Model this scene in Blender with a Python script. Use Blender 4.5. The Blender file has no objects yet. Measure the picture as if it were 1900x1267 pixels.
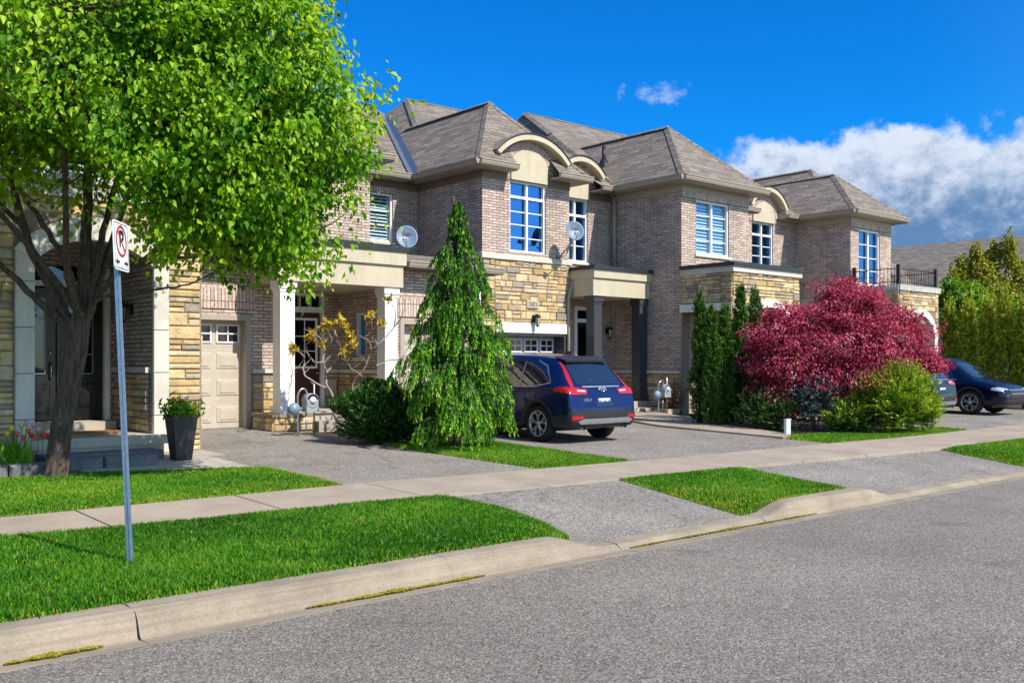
import bpy, bmesh, math, random
import numpy as np
from mathutils import Vector, Matrix
from mathutils.bvhtree import BVHTree
rnd = random.Random(7)
sc = bpy.context.scene
COL = sc.collection
R = math.radians

# ------------------------------------------------------------------ node helpers
def hexs(r, g, b):
    return (r, g, b, 1.0)

def new_mat(name):
    m = bpy.data.materials.new(name); m.use_nodes = True
    nt = m.node_tree; nt.nodes.clear()
    out = nt.nodes.new('ShaderNodeOutputMaterial')
    p = nt.nodes.new('ShaderNodeBsdfPrincipled')
    nt.links.new(p.outputs[0], out.inputs[0])
    return m, nt, p, out

def N(nt, typ, **kw):
    n = nt.nodes.new(typ)
    for k, v in kw.items():
        if k.startswith('i_'):
            n.inputs[k[2:].replace('_', ' ')].default_value = v
        else:
            setattr(n, k, v)
    return n

def ramp(nt, stops, fac=None, interp='LINEAR'):
    n = nt.nodes.new('ShaderNodeValToRGB'); cr = n.color_ramp; cr.interpolation = interp
    while len(cr.elements) > 1: cr.elements.remove(cr.elements[-1])
    cr.elements[0].position = stops[0][0]; cr.elements[0].color = hexs(*stops[0][1])
    for p, c in stops[1:]:
        e = cr.elements.new(p); e.color = hexs(*c)
    if fac is not None: nt.links.new(fac, n.inputs[0])
    return n

def mixc(nt, a, b, fac, mode='MIX'):
    n = nt.nodes.new('ShaderNodeMix'); n.data_type = 'RGBA'; n.blend_type = mode
    for sock, v in ((n.inputs[0], fac), (n.inputs[6], a), (n.inputs[7], b)):
        if isinstance(v, (int, float)): sock.default_value = v
        elif isinstance(v, tuple): sock.default_value = hexs(*v[:3])
        else: nt.links.new(v, sock)
    return n.outputs[2]

def bump(nt, p, h, strength=.5, dist=.01):
    b = N(nt, 'ShaderNodeBump'); b.inputs['Strength'].default_value = strength
    b.inputs['Distance'].default_value = dist
    nt.links.new(h, b.inputs['Height']); nt.links.new(b.outputs[0], p.inputs['Normal'])

def objco(nt):
    return N(nt, 'ShaderNodeTexCoord').outputs['Object']

def noise(nt, scale, detail=4, rough=.6, vec=None, dim='3D'):
    n = N(nt, 'ShaderNodeTexNoise'); n.inputs['Scale'].default_value = scale
    n.inputs['Detail'].default_value = detail; n.inputs['Roughness'].default_value = rough
    nt.links.new(vec if vec is not None else objco(nt), n.inputs['Vector'])
    return n.outputs[0]

MATS = {}
def plain(name, c, rough=.6, metal=0., var=.12, nscale=6, bumpd=0, spec=.4, coat=0.):
    if name in MATS: return MATS[name]
    m, nt, p, o = new_mat(name)
    n = noise(nt, nscale, 5)
    lo = tuple(x * (1 - var) for x in c); hi = tuple(min(1, x * (1 + var)) for x in c)
    r = ramp(nt, [(.3, lo), (.7, hi)], n)
    nt.links.new(r.outputs[0], p.inputs['Base Color'])
    p.inputs['Roughness'].default_value = rough; p.inputs['Metallic'].default_value = metal
    p.inputs['Specular IOR Level'].default_value = spec
    p.inputs['Coat Weight'].default_value = coat; p.inputs['Coat Roughness'].default_value = .03
    if bumpd: bump(nt, p, noise(nt, nscale * 12, 3), .6, bumpd)
    MATS[name] = m; return m

def brick_mat(name, vertical=False):
    m, nt, p, o = new_mat(name)
    uv = N(nt, 'ShaderNodeUVMap').outputs[0]
    if vertical:
        mp = N(nt, 'ShaderNodeMapping'); mp.inputs['Rotation'].default_value = (0, 0, R(90))
        nt.links.new(uv, mp.inputs[0]); uvv = mp.outputs[0]
    else: uvv = uv
    # gentle wobble so that courses are not razor straight
    b = N(nt, 'ShaderNodeTexBrick'); b.offset = 0.0 if vertical else .5
    b.inputs['Scale'].default_value = 1.0
    b.inputs['Mortar Size'].default_value = .0075
    b.inputs['Mortar Smooth'].default_value = .3
    b.inputs['Bias'].default_value = 0.
    b.inputs['Brick Width'].default_value = .5 if vertical else .235
    b.inputs['Row Height'].default_value = .072 if vertical else .067
    b.inputs['Color1'].default_value = hexs(.45, .362, .31)
    b.inputs['Color2'].default_value = hexs(.68, .575, .50)
    b.inputs['Mortar'].default_value = hexs(.13, .095, .09)
    nt.links.new(uvv, b.inputs['Vector'])
    n2 = noise(nt, 30, 4, .8)
    sp = ramp(nt, [(.36, (.42, .36, .36)), (.54, (1.04, 1.03, 1.02))], n2)
    c = mixc(nt, b.outputs[0], sp.outputs[0], .8, 'MULTIPLY')
    n3 = noise(nt, .9, 3)
    c = mixc(nt, c, ramp(nt, [(.3, (.86, .84, .84)), (.7, (1.08, 1.04, 1.0))], n3).outputs[0], 1., 'MULTIPLY')
    nt.links.new(c, p.inputs['Base Color']); p.inputs['Roughness'].default_value = .9
    inv = N(nt, 'ShaderNodeMath', operation='SUBTRACT'); inv.inputs[0].default_value = 1
    nt.links.new(b.outputs['Fac'], inv.inputs[1])
    ad = N(nt, 'ShaderNodeMath', operation='MULTIPLY_ADD'); ad.inputs[1].default_value = .35
    nt.links.new(n2, ad.inputs[0]); nt.links.new(inv.outputs[0], ad.inputs[2])
    bump(nt, p, ad.outputs[0], .9, .012)
    return m

def shingle_mat():
    m, nt, p, o = new_mat('roof_shingles')
    uv = N(nt, 'ShaderNodeUVMap').outputs[0]
    b = N(nt, 'ShaderNodeTexBrick'); b.offset = .37; b.squash = 1.0
    for k, v in (('Scale', 1.), ('Mortar Size', .009), ('Mortar Smooth', .2), ('Bias', 0.), ('Brick Width', .42), ('Row Height', .15)):
        b.inputs[k].default_value = v
    b.inputs['Color1'].default_value = hexs(.145, .125, .105)
    b.inputs['Color2'].default_value = hexs(.25, .215, .18)
    b.inputs['Mortar'].default_value = hexs(.06, .048, .045)
    nt.links.new(uv, b.inputs['Vector'])
    mp = N(nt, 'ShaderNodeMapping'); mp.inputs['Scale'].default_value = (1.2, 6.5, 1)
    nt.links.new(uv, mp.inputs[0])
    n1 = noise(nt, 1., 4, .7, mp.outputs[0])
    c = mixc(nt, b.outputs[0], ramp(nt, [(.3, (.74, .70, .68)), (.68, (1.2, 1.17, 1.13))], n1).outputs[0], 1., 'MULTIPLY')
    n2 = noise(nt, 60, 2)
    c = mixc(nt, c, ramp(nt, [(.3, (.7, .7, .7)), (.7, (1.25, 1.25, 1.25))], n2).outputs[0], .8, 'MULTIPLY')
    nt.links.new(c, p.inputs['Base Color']); p.inputs['Roughness'].default_value = .95
    # each course is a little ramp: saw-tooth height along v
    sx = N(nt, 'ShaderNodeSeparateXYZ'); nt.links.new(uv, sx.inputs[0])
    d = N(nt, 'ShaderNodeMath', operation='DIVIDE'); d.inputs[1].default_value = .15
    nt.links.new(sx.outputs[1], d.inputs[0])
    f = N(nt, 'ShaderNodeMath', operation='FRACT'); nt.links.new(d.outputs[0], f.inputs[0])
    g = N(nt, 'ShaderNodeMath', operation='SUBTRACT'); g.inputs[0].default_value = 1; nt.links.new(f.outputs[0], g.inputs[1])
    a = N(nt, 'ShaderNodeMath', operation='MULTIPLY_ADD'); a.inputs[1].default_value = .5
    nt.links.new(n2, a.inputs[0]); nt.links.new(g.outputs[0], a.inputs[2])
    bump(nt, p, a.outputs[0], .8, .02)
    return m

def stone_mat():
    m, nt, p, o = new_mat('rubble_stone')
    at = N(nt, 'ShaderNodeAttribute'); at.attribute_name = 'tint'
    c = ramp(nt, [(0, (.30, .27, .23)), (.12, (.38, .32, .24)), (.25, (.46, .32, .15)), (.55, (.60, .45, .23)), (.8, (.68, .55, .33)), (1, (.46, .40, .31))], at.outputs['Fac'])
    n = noise(nt, 5, 5, .7)
    cc = mixc(nt, c.outputs[0], ramp(nt, [(.3, (.6, .58, .55)), (.65, (1.15, 1.1, 1.05))], n).outputs[0], .9, 'MULTIPLY')
    nt.links.new(cc, p.inputs['Base Color']); p.inputs['Roughness'].default_value = .9
    bump(nt, p, noise(nt, 14, 5, .7), 1., .03)
    return m

def asphalt_mat(name, lo, hi, scale, big=.5, cracks=False):
    m, nt, p, o = new_mat(name)
    v = N(nt, 'ShaderNodeTexVoronoi'); v.inputs['Scale'].default_value = scale
    nt.links.new(objco(nt), v.inputs['Vector'])
    sx = N(nt, 'ShaderNodeSeparateXYZ'); nt.links.new(v.outputs['Color'], sx.inputs[0])
    mid = tuple((a + b) / 2 for a, b in zip(lo, hi))
    c = ramp(nt, [(0, tuple(x * .6 for x in lo)), (.15, lo), (.6, mid), (.92, hi), (1, tuple(min(.9, x * 1.45) for x in hi))], sx.outputs[0]).outputs[0]
    n = noise(nt, big, 6, .65)
    c = mixc(nt, c, ramp(nt, [(.3, (.8, .8, .8)), (.7, (1.15, 1.15, 1.14))], n).outputs[0], 1., 'MULTIPLY')
    n4 = noise(nt, 9, 3, .6)
    c = mixc(nt, c, ramp(nt, [(.3, (.95, .95, .95)), (.7, (1.04, 1.04, 1.04))], n4).outputs[0], 1., 'MULTIPLY')
    st = noise(nt, 1.3, 5, .6)
    c = mixc(nt, c, ramp(nt, [(.28, (.66, .66, .67)), (.42, (1, 1, 1)), (.66, (1, 1, 1)), (.75, (1.12, 1.1, 1.06))], st).outputs[0], .75, 'MULTIPLY')
    if cracks:
        v2 = N(nt, 'ShaderNodeTexVoronoi', feature='DISTANCE_TO_EDGE'); v2.inputs['Scale'].default_value = .45
        wn = N(nt, 'ShaderNodeTexNoise'); wn.inputs['Scale'].default_value = 1.5; wn.inputs['Detail'].default_value = 6
        nt.links.new(objco(nt), wn.inputs['Vector'])
        va = N(nt, 'ShaderNodeVectorMath', operation='MULTIPLY_ADD'); va.inputs[1].default_value = (.9, .9, .9)
        nt.links.new(wn.outputs['Color'], va.inputs[0]); nt.links.new(objco(nt), va.inputs[2])
        nt.links.new(va.outputs[0], v2.inputs['Vector'])
        cr = ramp(nt, [(0, (.45, .45, .45)), (.006, (1, 1, 1))], v2.outputs[0])
        c = mixc(nt, c, cr.outputs[0], .8, 'MULTIPLY')
    nt.links.new(c, p.inputs['Base Color']); p.inputs['Roughness'].default_value = .92
    p.inputs['Specular IOR Level'].default_value = .25
    bump(nt, p, v.outputs['Distance'], .6, .004)
    return m

def concrete_mat(name, c, stain=.3, streak=False):
    m, nt, p, o = new_mat(name)
    n = noise(nt, 1.6, 7, .65); f = noise(nt, 55, 4, .8)
    lo = tuple(x * (1 - stain) for x in c); hi = tuple(x * (1 + stain * .4) for x in c)
    cc = ramp(nt, [(.3, lo), (.62, hi)], n).outputs[0]
    cc = mixc(nt, cc, ramp(nt, [(.3, (.72, .72, .72)), (.6, (1.06, 1.06, 1.06))], f).outputs[0], .8, 'MULTIPLY')
    if streak:
        mp = N(nt, 'ShaderNodeMapping'); mp.inputs['Scale'].default_value = (.6, 26, 30)
        nt.links.new(objco(nt), mp.inputs[0])
        s = noise(nt, 1, 5, .7, mp.outputs[0])
        cc = mixc(nt, cc, ramp(nt, [(.32, (.68, .66, .62)), (.6, (1.05, 1.05, 1.03))], s).outputs[0], .55, 'MULTIPLY')
    nt.links.new(cc, p.inputs['Base Color']); p.inputs['Roughness'].default_value = .9
    p.inputs['Specular IOR Level'].default_value = .25
    bump(nt, p, f, .5, .004)
    return m

def leaf_mat(name, stops, trans=.35, rough=.45, spec=.35, ttint=(1.25, 1.3, .5)):
    m, nt, p, o = new_mat(name)
    at = N(nt, 'ShaderNodeAttribute'); at.attribute_name = 'tint'
    c = ramp(nt, stops, at.outputs['Fac'])
    nt.links.new(c.outputs[0], p.inputs['Base Color']); p.inputs['Roughness'].default_value = rough
    p.inputs['Specular IOR Level'].default_value = spec
    t = N(nt, 'ShaderNodeBsdfTranslucent')
    tc = mixc(nt, c.outputs[0], ttint, 1., 'MULTIPLY'); nt.links.new(tc, t.inputs[0])
    mx = N(nt, 'ShaderNodeMixShader'); mx.inputs[0].default_value = trans
    nt.links.new(p.outputs[0], mx.inputs[1]); nt.links.new(t.outputs[0], mx.inputs[2])
    nt.links.new(mx.outputs[0], o.inputs[0])
    return m

def weather(m, amt=.35):
    nt = m.node_tree; p = [n for n in nt.nodes if n.type == 'BSDF_PRINCIPLED'][0]
    src = p.inputs['Base Color'].links[0].from_socket
    mp = N(nt, 'ShaderNodeMapping'); mp.inputs['Scale'].default_value = (9, 9, .7); nt.links.new(objco(nt), mp.inputs[0])
    s = noise(nt, 1., 5, .65, mp.outputs[0])
    c = mixc(nt, src, ramp(nt, [(.36, (.74, .72, .69)), (.56, (1.03, 1.03, 1.02))], s).outputs[0], amt, 'MULTIPLY')
    nt.links.new(c, p.inputs['Base Color'])
def glass_mat(name, tint=(.9, .95, 1.), base=.25, amt=.55, gl=(.85, .92, 1.)):
    m, nt, p, o = new_mat(name)
    nt.nodes.remove(p)
    tr = N(nt, 'ShaderNodeBsdfTransparent'); tr.inputs[0].default_value = hexs(*tint)
    g = N(nt, 'ShaderNodeBsdfGlossy'); g.inputs['Roughness'].default_value = .02; g.inputs[0].default_value = hexs(*gl)
    lw = N(nt, 'ShaderNodeLayerWeight'); lw.inputs[0].default_value = .4
    mr = N(nt, 'ShaderNodeMapRange'); mr.inputs[3].default_value = base; mr.inputs[4].default_value = base + amt
    nt.links.new(lw.outputs['Fresnel'], mr.inputs[0])
    nz = noise(nt, .9, 2)
    bp = N(nt, 'ShaderNodeBump'); bp.inputs['Strength'].default_value = .06; bp.inputs['Distance'].default_value = .05
    nt.links.new(nz, bp.inputs['Height']); nt.links.new(bp.outputs[0], g.inputs['Normal'])
    mx = N(nt, 'ShaderNodeMixShader'); nt.links.new(mr.outputs[0], mx.inputs[0])
    nt.links.new(tr.outputs[0], mx.inputs[1]); nt.links.new(g.outputs[0], mx.inputs[2])
    nt.links.new(mx.outputs[0], o.inputs[0])
    return m

BRICK = brick_mat('pink_brick'); SOLDIER = brick_mat('soldier_brick', True)
SHINGLE = shingle_mat(); STONE = stone_mat()
MORTAR = plain('stone_mortar', (.24, .19, .13), .95, bumpd=.004)
LIME = concrete_mat('limestone_block', (.60, .57, .50), .18)
BEIGE = plain('beige_stucco', (.50, .44, .32), .85, var=.07, nscale=3, bumpd=.003)
TRIMB = plain('taupe_trim', (.36, .31, .245), .55, var=.05)
SOFF = plain('brown_frieze', (.16, .12, .09), .6, var=.06)
WHITE = plain('white_paint', (.78, .78, .77), .4, var=.04)
SHUT = plain('white_shutter', (.75, .77, .78), .5, var=.03)
BLACKCAP = plain('black_flashing', (.025, .028, .035), .4, var=.15)
CHAR = plain('charcoal_paint', (.045, .047, .055), .45, var=.1)
GDOOR = plain('taupe_garage_paint', (.47, .42, .345), .5, var=.05)
GDOORG = plain('grey_garage_paint', (.34, .37, .42), .5, var=.05)
DARKDOOR = plain('black_door_paint', (.012, .012, .014), .3, var=.1)
BROWNDOOR = plain('burgundy_door_paint', (.06, .018, .018), .4, var=.15)
GLASS = glass_mat('window_glass', (.8, .88, .95), .30, .45, (.13, .42, .85))
DGLASS = glass_mat('dim_door_glass', (.22, .25, .3), .05, .25, (.5, .7, 1.))
SGLASS = glass_mat('shuttered_window_glass', (.9, .97, 1.), .05, .2, (.3, .62, 1.))
METAL = plain('galvanised_metal', (.42, .46, .50), .35, .85, var=.15, nscale=20)
STEEL = plain('valley_metal', (.22, .25, .30), .35, .6, var=.1)
BLACKM = plain('black_metal', (.02, .02, .022), .4, .3)
CHROME = plain('bright_metal', (.75, .75, .76), .15, 1., var=.03)
LAMPG = plain('lamp_glass', (.5, .48, .42), .2)
ROAD = asphalt_mat('road_asphalt', (.115, .101, .086), (.29, .262, .228), 105, .35)
DRIVE = asphalt_mat('driveway_asphalt', (.14, .127, .112), (.335, .305, .268), 88, .8, cracks=True)
WALKC = concrete_mat('sidewalk_concrete', (.345, .285, .225), .2)
CURBC = concrete_mat('curb_concrete', (.30, .25, .19), .3, True)
STEPC = concrete_mat('step_concrete', (.42, .38, .31), .25)
SOIL = plain('dark_soil', (.05, .036, .026), .95, var=.5, nscale=14, bumpd=.01)
LAWN = plain('lawn_base', (.03, .085, .006), .95, var=.5, nscale=9, bumpd=.01)
DSTONE = plain('dark_slate_block', (.13, .13, .135), .8, var=.35, nscale=8, bumpd=.01)
def bark_mat():
    m, nt, p, o = new_mat('brown_bark')
    mp = N(nt, 'ShaderNodeMapping'); mp.inputs['Scale'].default_value = (30, 30, 5); nt.links.new(objco(nt), mp.inputs[0])
    n = noise(nt, 1., 6, .7, mp.outputs[0])
    c = ramp(nt, [(.3, (.022, .014, .010)), (.5, (.085, .058, .042)), (.7, (.17, .125, .095))], n)
    nt.links.new(c.outputs[0], p.inputs['Base Color']); p.inputs['Roughness'].default_value = .95; bump(nt, p, n, 1., .03); return m
BARK = bark_mat()
PBARK = plain('pale_bark', (.30, .24, .19), .8, var=.3, nscale=20)
RUBBER = plain('tyre_rubber', (.012, .012, .012), .75)

for m_ in (BEIGE, TRIMB, LIME, GDOOR, WHITE): weather(m_, .22)
weather(BRICK, .5)
# ------------------------------------------------------------------ object helpers
def tag(o, label=None, cat=None, group=None, kind=None):
    if label: o['label'] = label
    if cat: o['category'] = cat
    if group: o['group'] = group
    if kind: o['kind'] = kind
    return o

def empty(name, loc, label, cat, group=None, rz=0.):
    o = bpy.data.objects.new(name, None); COL.objects.link(o)
    o.location = loc; o.rotation_euler = (0, 0, rz); o.empty_display_size = .2
    return tag(o, label, cat, group)

def worldloc(o):
    v = Vector((0, 0, 0))
    while o is not None:
        v += Vector(o.location); o = o.parent
    return v

def auto_uv(me):
    if not len(me.polygons): return
    uv = me.uv_layers.new(name='UVMap')
    co = [v.co for v in me.vertices]
    for p in me.polygons:
        n = p.normal
        if abs(n.z) > .985: ud = Vector((1, 0, 0)); vd = Vector((0, 1, 0))
        else:
            ud = Vector((0, 0, 1)).cross(n).normalized()
            if ud.x + ud.y < 0: ud = -ud
            vd = n.cross(ud)
            if vd.z < 0: vd = -vd
        for li in p.loop_indices:
            c = co[me.loops[li].vertex_index]
            uv.data[li].uv = (c.dot(ud), c.dot(vd))

class MB:
    def __init__(s): s.v = []; s.f = []; s.m = []; s.sm = []; s.t = []
    def add(s, vs, fs, mi=0, smooth=False, tint=.5):
        b = len(s.v); s.v += [tuple(x) for x in vs]; s.t += [tint] * len(vs)
        for f in fs:
            s.f.append([b + i for i in f]); s.m.append(mi); s.sm.append(smooth)
    def quad(s, a, b, c, d, mi=0): s.add([a, b, c, d], [(0, 1, 2, 3)], mi)
    def poly(s, pts, mi=0): s.add(pts, [tuple(range(len(pts)))], mi)
    def box(s, x0, x1, y0, y1, z0, z1, mi=0, F=None, tint=.5):
        p = [(x, y, z) for z in (z0, z1) for y in (y0, y1) for x in (x0, x1)]
        if F: p = [F(*q) for q in p]
        s.add(p, [(0, 2, 3, 1), (4, 5, 7, 6), (0, 1, 5, 4), (2, 6, 7, 3), (0, 4, 6, 2), (1, 3, 7, 5)], mi, tint=tint)
    def bev(s, x0, x1, y0, y1, z0, z1, b=.01, mi=0, F=None, tint=.5):
        # box whose front (y0) face is bevelled back by b on its four edges
        p = [(x0, y0 + b, z0), (x1, y0 + b, z0), (x1, y0 + b, z1), (x0, y0 + b, z1),
             (x0 + b, y0, z0 + b), (x1 - b, y0, z0 + b), (x1 - b, y0, z1 - b), (x0 + b, y0, z1 - b),
             (x0, y1, z0), (x1, y1, z0), (x1, y1, z1), (x0, y1, z1)]
        if F: p = [F(*q) for q in p]
        s.add(p, [(4, 5, 6, 7), (0, 1, 5, 4), (1, 2, 6, 5), (2, 3, 7, 6), (3, 0, 4, 7),
                  (0, 8, 9, 1), (1, 9, 10, 2), (2, 10, 11, 3), (3, 11, 8, 0), (8, 11, 10, 9)], mi, tint=tint)
    def prism(s, pts, z0, z1, mi=0, F=None):
        # pts: 2-D outline in (a,b); extruded over c -> F(a,b,c)
        F = F or (lambda a, b, c: (a, b, c)); n = len(pts)
        vs = [F(a, b, z0) for a, b in pts] + [F(a, b, z1) for a, b in pts]
        s.add(vs, [tuple(range(n))[::-1], tuple(range(n, 2 * n))] + [(i, (i + 1) % n, n + (i + 1) % n, n + i) for i in range(n)], mi)
    def tube(s, pts, rad, sides=8, mi=0, smooth=True, cap=True, tint=.5):
        pts = [Vector(p) for p in pts]; n = len(pts)
        if not hasattr(rad, '__len__'): rad = [rad] * n
        ref = None; vs = []
        for i, p in enumerate(pts):
            t = (pts[min(i + 1, n - 1)] - pts[max(i - 1, 0)])
            if t.length < 1e-9: t = Vector((0, 0, 1))
            t.normalize()
            if ref is None: ref = Vector((1, 0, 0)) if abs(t.x) < .8 else Vector((0, 1, 0))
            a = (ref - t * ref.dot(t)).normalized(); ref = a; b = t.cross(a)
            for k in range(sides):
                th = 2 * math.pi * k / sides
                vs.append(p + (a * math.cos(th) + b * math.sin(th)) * rad[i])
        fs = [(i * sides + k, i * sides + (k + 1) % sides, (i + 1) * sides + (k + 1) % sides, (i + 1) * sides + k) for i in range(n - 1) for k in range(sides)]
        if cap: fs += [tuple(range(sides))[::-1], tuple((n - 1) * sides + k for k in range(sides))]
        s.add(vs, fs, mi, smooth, tint)
    def lathe(s, prof, c, sides=20, mi=0, axis='z', smooth=True, F=None):
        vs = []
        for r, h in prof:
            for k in range(sides):
                th = 2 * math.pi * k / sides; a, b = r * math.cos(th), r * math.sin(th)
                q = {'z': (a, b, h), 'y': (a, h, b), 'x': (h, a, b)}[axis]
                q = (q[0] + c[0], q[1] + c[1], q[2] + c[2])
                vs.append(F(*q) if F else q)
        n = len(prof)
        fs = [(i * sides + k, i * sides + (k + 1) % sides, (i + 1) * sides + (k + 1) % sides, (i + 1) * sides + k) for i in range(n - 1) for k in range(sides)]
        s.add(vs, fs, mi, smooth)
    def build(s, name, mats, parent=None, origin=None):
        if not isinstance(mats, (list, tuple)): mats = [mats]
        o0 = worldloc(parent) if (parent is not None and origin is None) else Vector(origin or (0, 0, 0))
        me = bpy.data.meshes.new(name)
        me.from_pydata([(x - o0.x, y - o0.y, z - o0.z) for x, y, z in s.v], [], s.f)
        for m in mats: me.materials.append(m)
        me.polygons.foreach_set('material_index', s.m); me.polygons.foreach_set('use_smooth', s.sm)
        at = me.attributes.new('tint', 'FLOAT', 'POINT'); at.data.foreach_set('value', s.t)
        me.update(); auto_uv(me)
        o = bpy.data.objects.new(name, me); COL.objects.link(o)
        if parent is not None: o.parent = parent
        else: o.location = o0
        return o
LOCAL = (0, 0, 0)

# frames: (a along wall, d depth into wall, z) -> world
def FY(c): return lambda a, d, z: (a, c + d, z)          # wall facing -Y
def FX(c): return lambda a, d, z: (c + d, a, z)          # wall facing -X
def FXp(c): return lambda a, d, z: (c - d, a, z)         # wall facing +X

def cells(a0, a1, z0, z1, ops):
    As = sorted({a0, a1} | {min(max(v, a0), a1) for o in ops for v in o[:2]})
    Zs = sorted({z0, z1} | {min(max(v, z0), z1) for o in ops for v in o[2:4]})
    for i in range(len(As) - 1):
        for j in range(len(Zs) - 1):
            am, zm = (As[i] + As[i + 1]) / 2, (Zs[j] + Zs[j + 1]) / 2
            if not any(o[0] < am < o[1] and o[2] < zm < o[3] for o in ops):
                yield As[i], As[i + 1], Zs[j], Zs[j + 1]

def wall(mb, F, a0, a1, z0, z1, ops=(), mi=0, rev=.12):
    for c in cells(a0, a1, z0, z1, ops):
        mb.quad(F(c[0], 0, c[2]), F(c[1], 0, c[2]), F(c[1], 0, c[3]), F(c[0], 0, c[3]), mi)
    for o in ops:
        x0, x1, y0, y1 = max(o[0], a0), min(o[1], a1), max(o[2], z0), min(o[3], z1)
        if x1 <= x0 or y1 <= y0: continue
        for p, q in (((x0, y0), (x0, y1)), ((x1, y0), (x1, y1)), ((x0, y1), (x1, y1)), ((x0, y0), (x1, y0))):
            mb.quad(F(p[0], 0, p[1]), F(q[0], 0, q[1]), F(q[0], rev, q[1]), F(p[0], rev, p[1]), mi)

def ashlar(mb, F, a0, a1, z0, z1, ops=(), seed=1, mi=1, big=1.):
    r = random.Random(seed)
    for c in cells(a0, a1, z0, z1, ops):
        z = c[2]
        while z < c[3] - .02:
            h = r.choice((.08, .11, .15, .2)) * big
            if c[3] - z - h < .09: h = c[3] - z
            a = c[0]
            while a < c[1] - .02:
                w = min(r.uniform(.14, .48) * big, c[1] - a)
                if c[1] - a - w < .12: w = c[1] - a
                if h > .14 and r.random() < .4:
                    hs = [(z, z + h * .55), (z + h * .55, z + h)]
                else: hs = [(z, z + h)]
                for (p, q) in hs:
                    g = .006; pr = r.uniform(.015, .045)
                    mb.bev(a + g, a + w - g, -pr, .02, p + g, q - g, min(.018, (q - p) * .2), mi, F, tint=r.random())
                a += w
            z += h

# ------------------------------------------------------------------ building elements
def window(house, F, a0, a1, z0, z1, cols=2, rows=4, transom=None, shutters=False, rev=.1, lab=None, sill=True, blind=None):
    fr = MB(); t = .048; d0, d1 = rev - .06, rev + .02
    fr.box(a0, a0 + t, d0, d1, z0, z1, 0, F); fr.box(a1 - t, a1, d0, d1, z0, z1, 0, F)
    fr.box(a0 + t, a1 - t, d0, d1, z0, z0 + t, 0, F); fr.box(a0 + t, a1 - t, d0, d1, z1 - t, z1, 0, F)
    zt = z1 - t
    if transom:
        fr.box(a0 + t, a1 - t, d0 + .003, d1, transom - .032, transom + .032, 0, F); zt = transom - .032
    w = (a1 - a0 - 2 * t) / cols
    for i in range(1, cols):
        x = a0 + t + i * w; fr.box(x - .032, x + .032, d0 + .006, d1, z0 + t, z1 - t, 0, F)
    for j in range(1, rows):
        z = z0 + t + (zt - z0 - t) * j / rows
        fr.box(a0 + t, a1 - t, d1 - .03, d1 - .004, z - .012, z + .012, 0, F)
    o = fr.build('window', WHITE, house)
    if lab: o['label'] = lab
    pn = MB(); pn.box(a0 + t * .5, a1 - t * .5, d1 + .002, d1 + .008, z0 + t * .5, z1 - t * .5, 0, F)
    pn.build('pane', SGLASS if shutters else GLASS, o)
    if shutters:
        sh = MB(); n = int((zt - z0 - t) / .085)
        for i in range(cols):
            x0 = a0 + t + i * w + .03; x1 = a0 + t + (i + 1) * w - .03
            for k in range(n):
                z = z0 + t + .04 + k * .085
                sh.add([F(x0, d1 + .055, z + .035), F(x1, d1 + .055, z + .035), F(x1, d1 + .02, z - .01), F(x0, d1 + .02, z - .01)], [(0, 1, 2, 3)], 0)
                
            sh.box(x0 - .03, x0, d1 + .03, d1 + .07, z0 + t, zt, 0, F); sh.box(x1, x1 + .03, d1 + .03, d1 + .07, z0 + t, zt, 0, F)
        sh.build('shutter', SHUT, o)
    if sill:
        s = MB(); s.bev(a0 - .06, a1 + .06, -.05, rev, z0 - .085, z0 - .003, .012, 0, F); s.build('sill', LIME, o)
    return o

def garage_door(house, F, a0, a1, z0, z1, mat, cols=4, rows=4, win=True, rev=.25, lights=4):
    fr = MB(); fr.box(a0 - .1, a0, -.03, rev, z0, z1 + .1, 0, F); fr.box(a1, a1 + .1, -.03, rev, z0, z1 + .1, 0, F)
    fr.box(a0, a1, -.03, rev, z1, z1 + .1, 0, F)
    d = MB(); d.box(a0, a1, rev - .05, rev, z0, z1, 0, F)
    w = (a1 - a0) / cols; h = (z1 - z0) / rows
    for j in range(rows):
        d.box(a0, a1, rev - .052, rev - .047, z0 + j * h + .003, z0 + (j + 1) * h - .008, 0, F)
        for i in range(cols):
            if win and j == rows - 1: continue
            x0 = a0 + i * w + w * .1; x1 = a0 + (i + 1) * w - w * .1; p = z0 + j * h + h * .2; q = z0 + (j + 1) * h - h * .2
            d.bev(x0, x1, rev - .068, rev - .05, p, q, .016, 0, F)
            d.bev(x0 + .06, x1 - .06, rev - .08, rev - .066, p + .05, q - .05, .01, 0, F)
    o = d.build('garage_door', mat, house)
    fr.build('frame', TRIMB if mat is not GDOORG else CHAR, o)
    if win:
        for i in range(cols):
            x0 = a0 + i * w + w * .14; x1 = a0 + (i + 1) * w - w * .14; p = z0 + (rows - 1) * h + h * .22; q = z0 + rows * h - h * .2
            g = MB(); g.box(x0, x1, rev - .058, rev - .053, p, q, 0, F)
            mm = MB()
            for (xa, xb, za, zb) in ((x0 - .03, x0, p - .03, q + .03), (x1, x1 + .03, p - .03, q + .03), (x0, x1, p - .03, p), (x0, x1, q, q + .03),
                                     ((x0 + x1) / 2 - .012, (x0 + x1) / 2 + .012, p, q), (x0, x1, (p + q) / 2 - .012, (p + q) / 2 + .012)):
                mm.box(xa, xb, rev - .075, rev - .06, za, zb, 0, F)
            g.build('pane', plain('dark_glass', (.02, .022, .028), .1, spec=.6), o)
            mm.build('muntin', WHITE, o)
    return o

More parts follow.
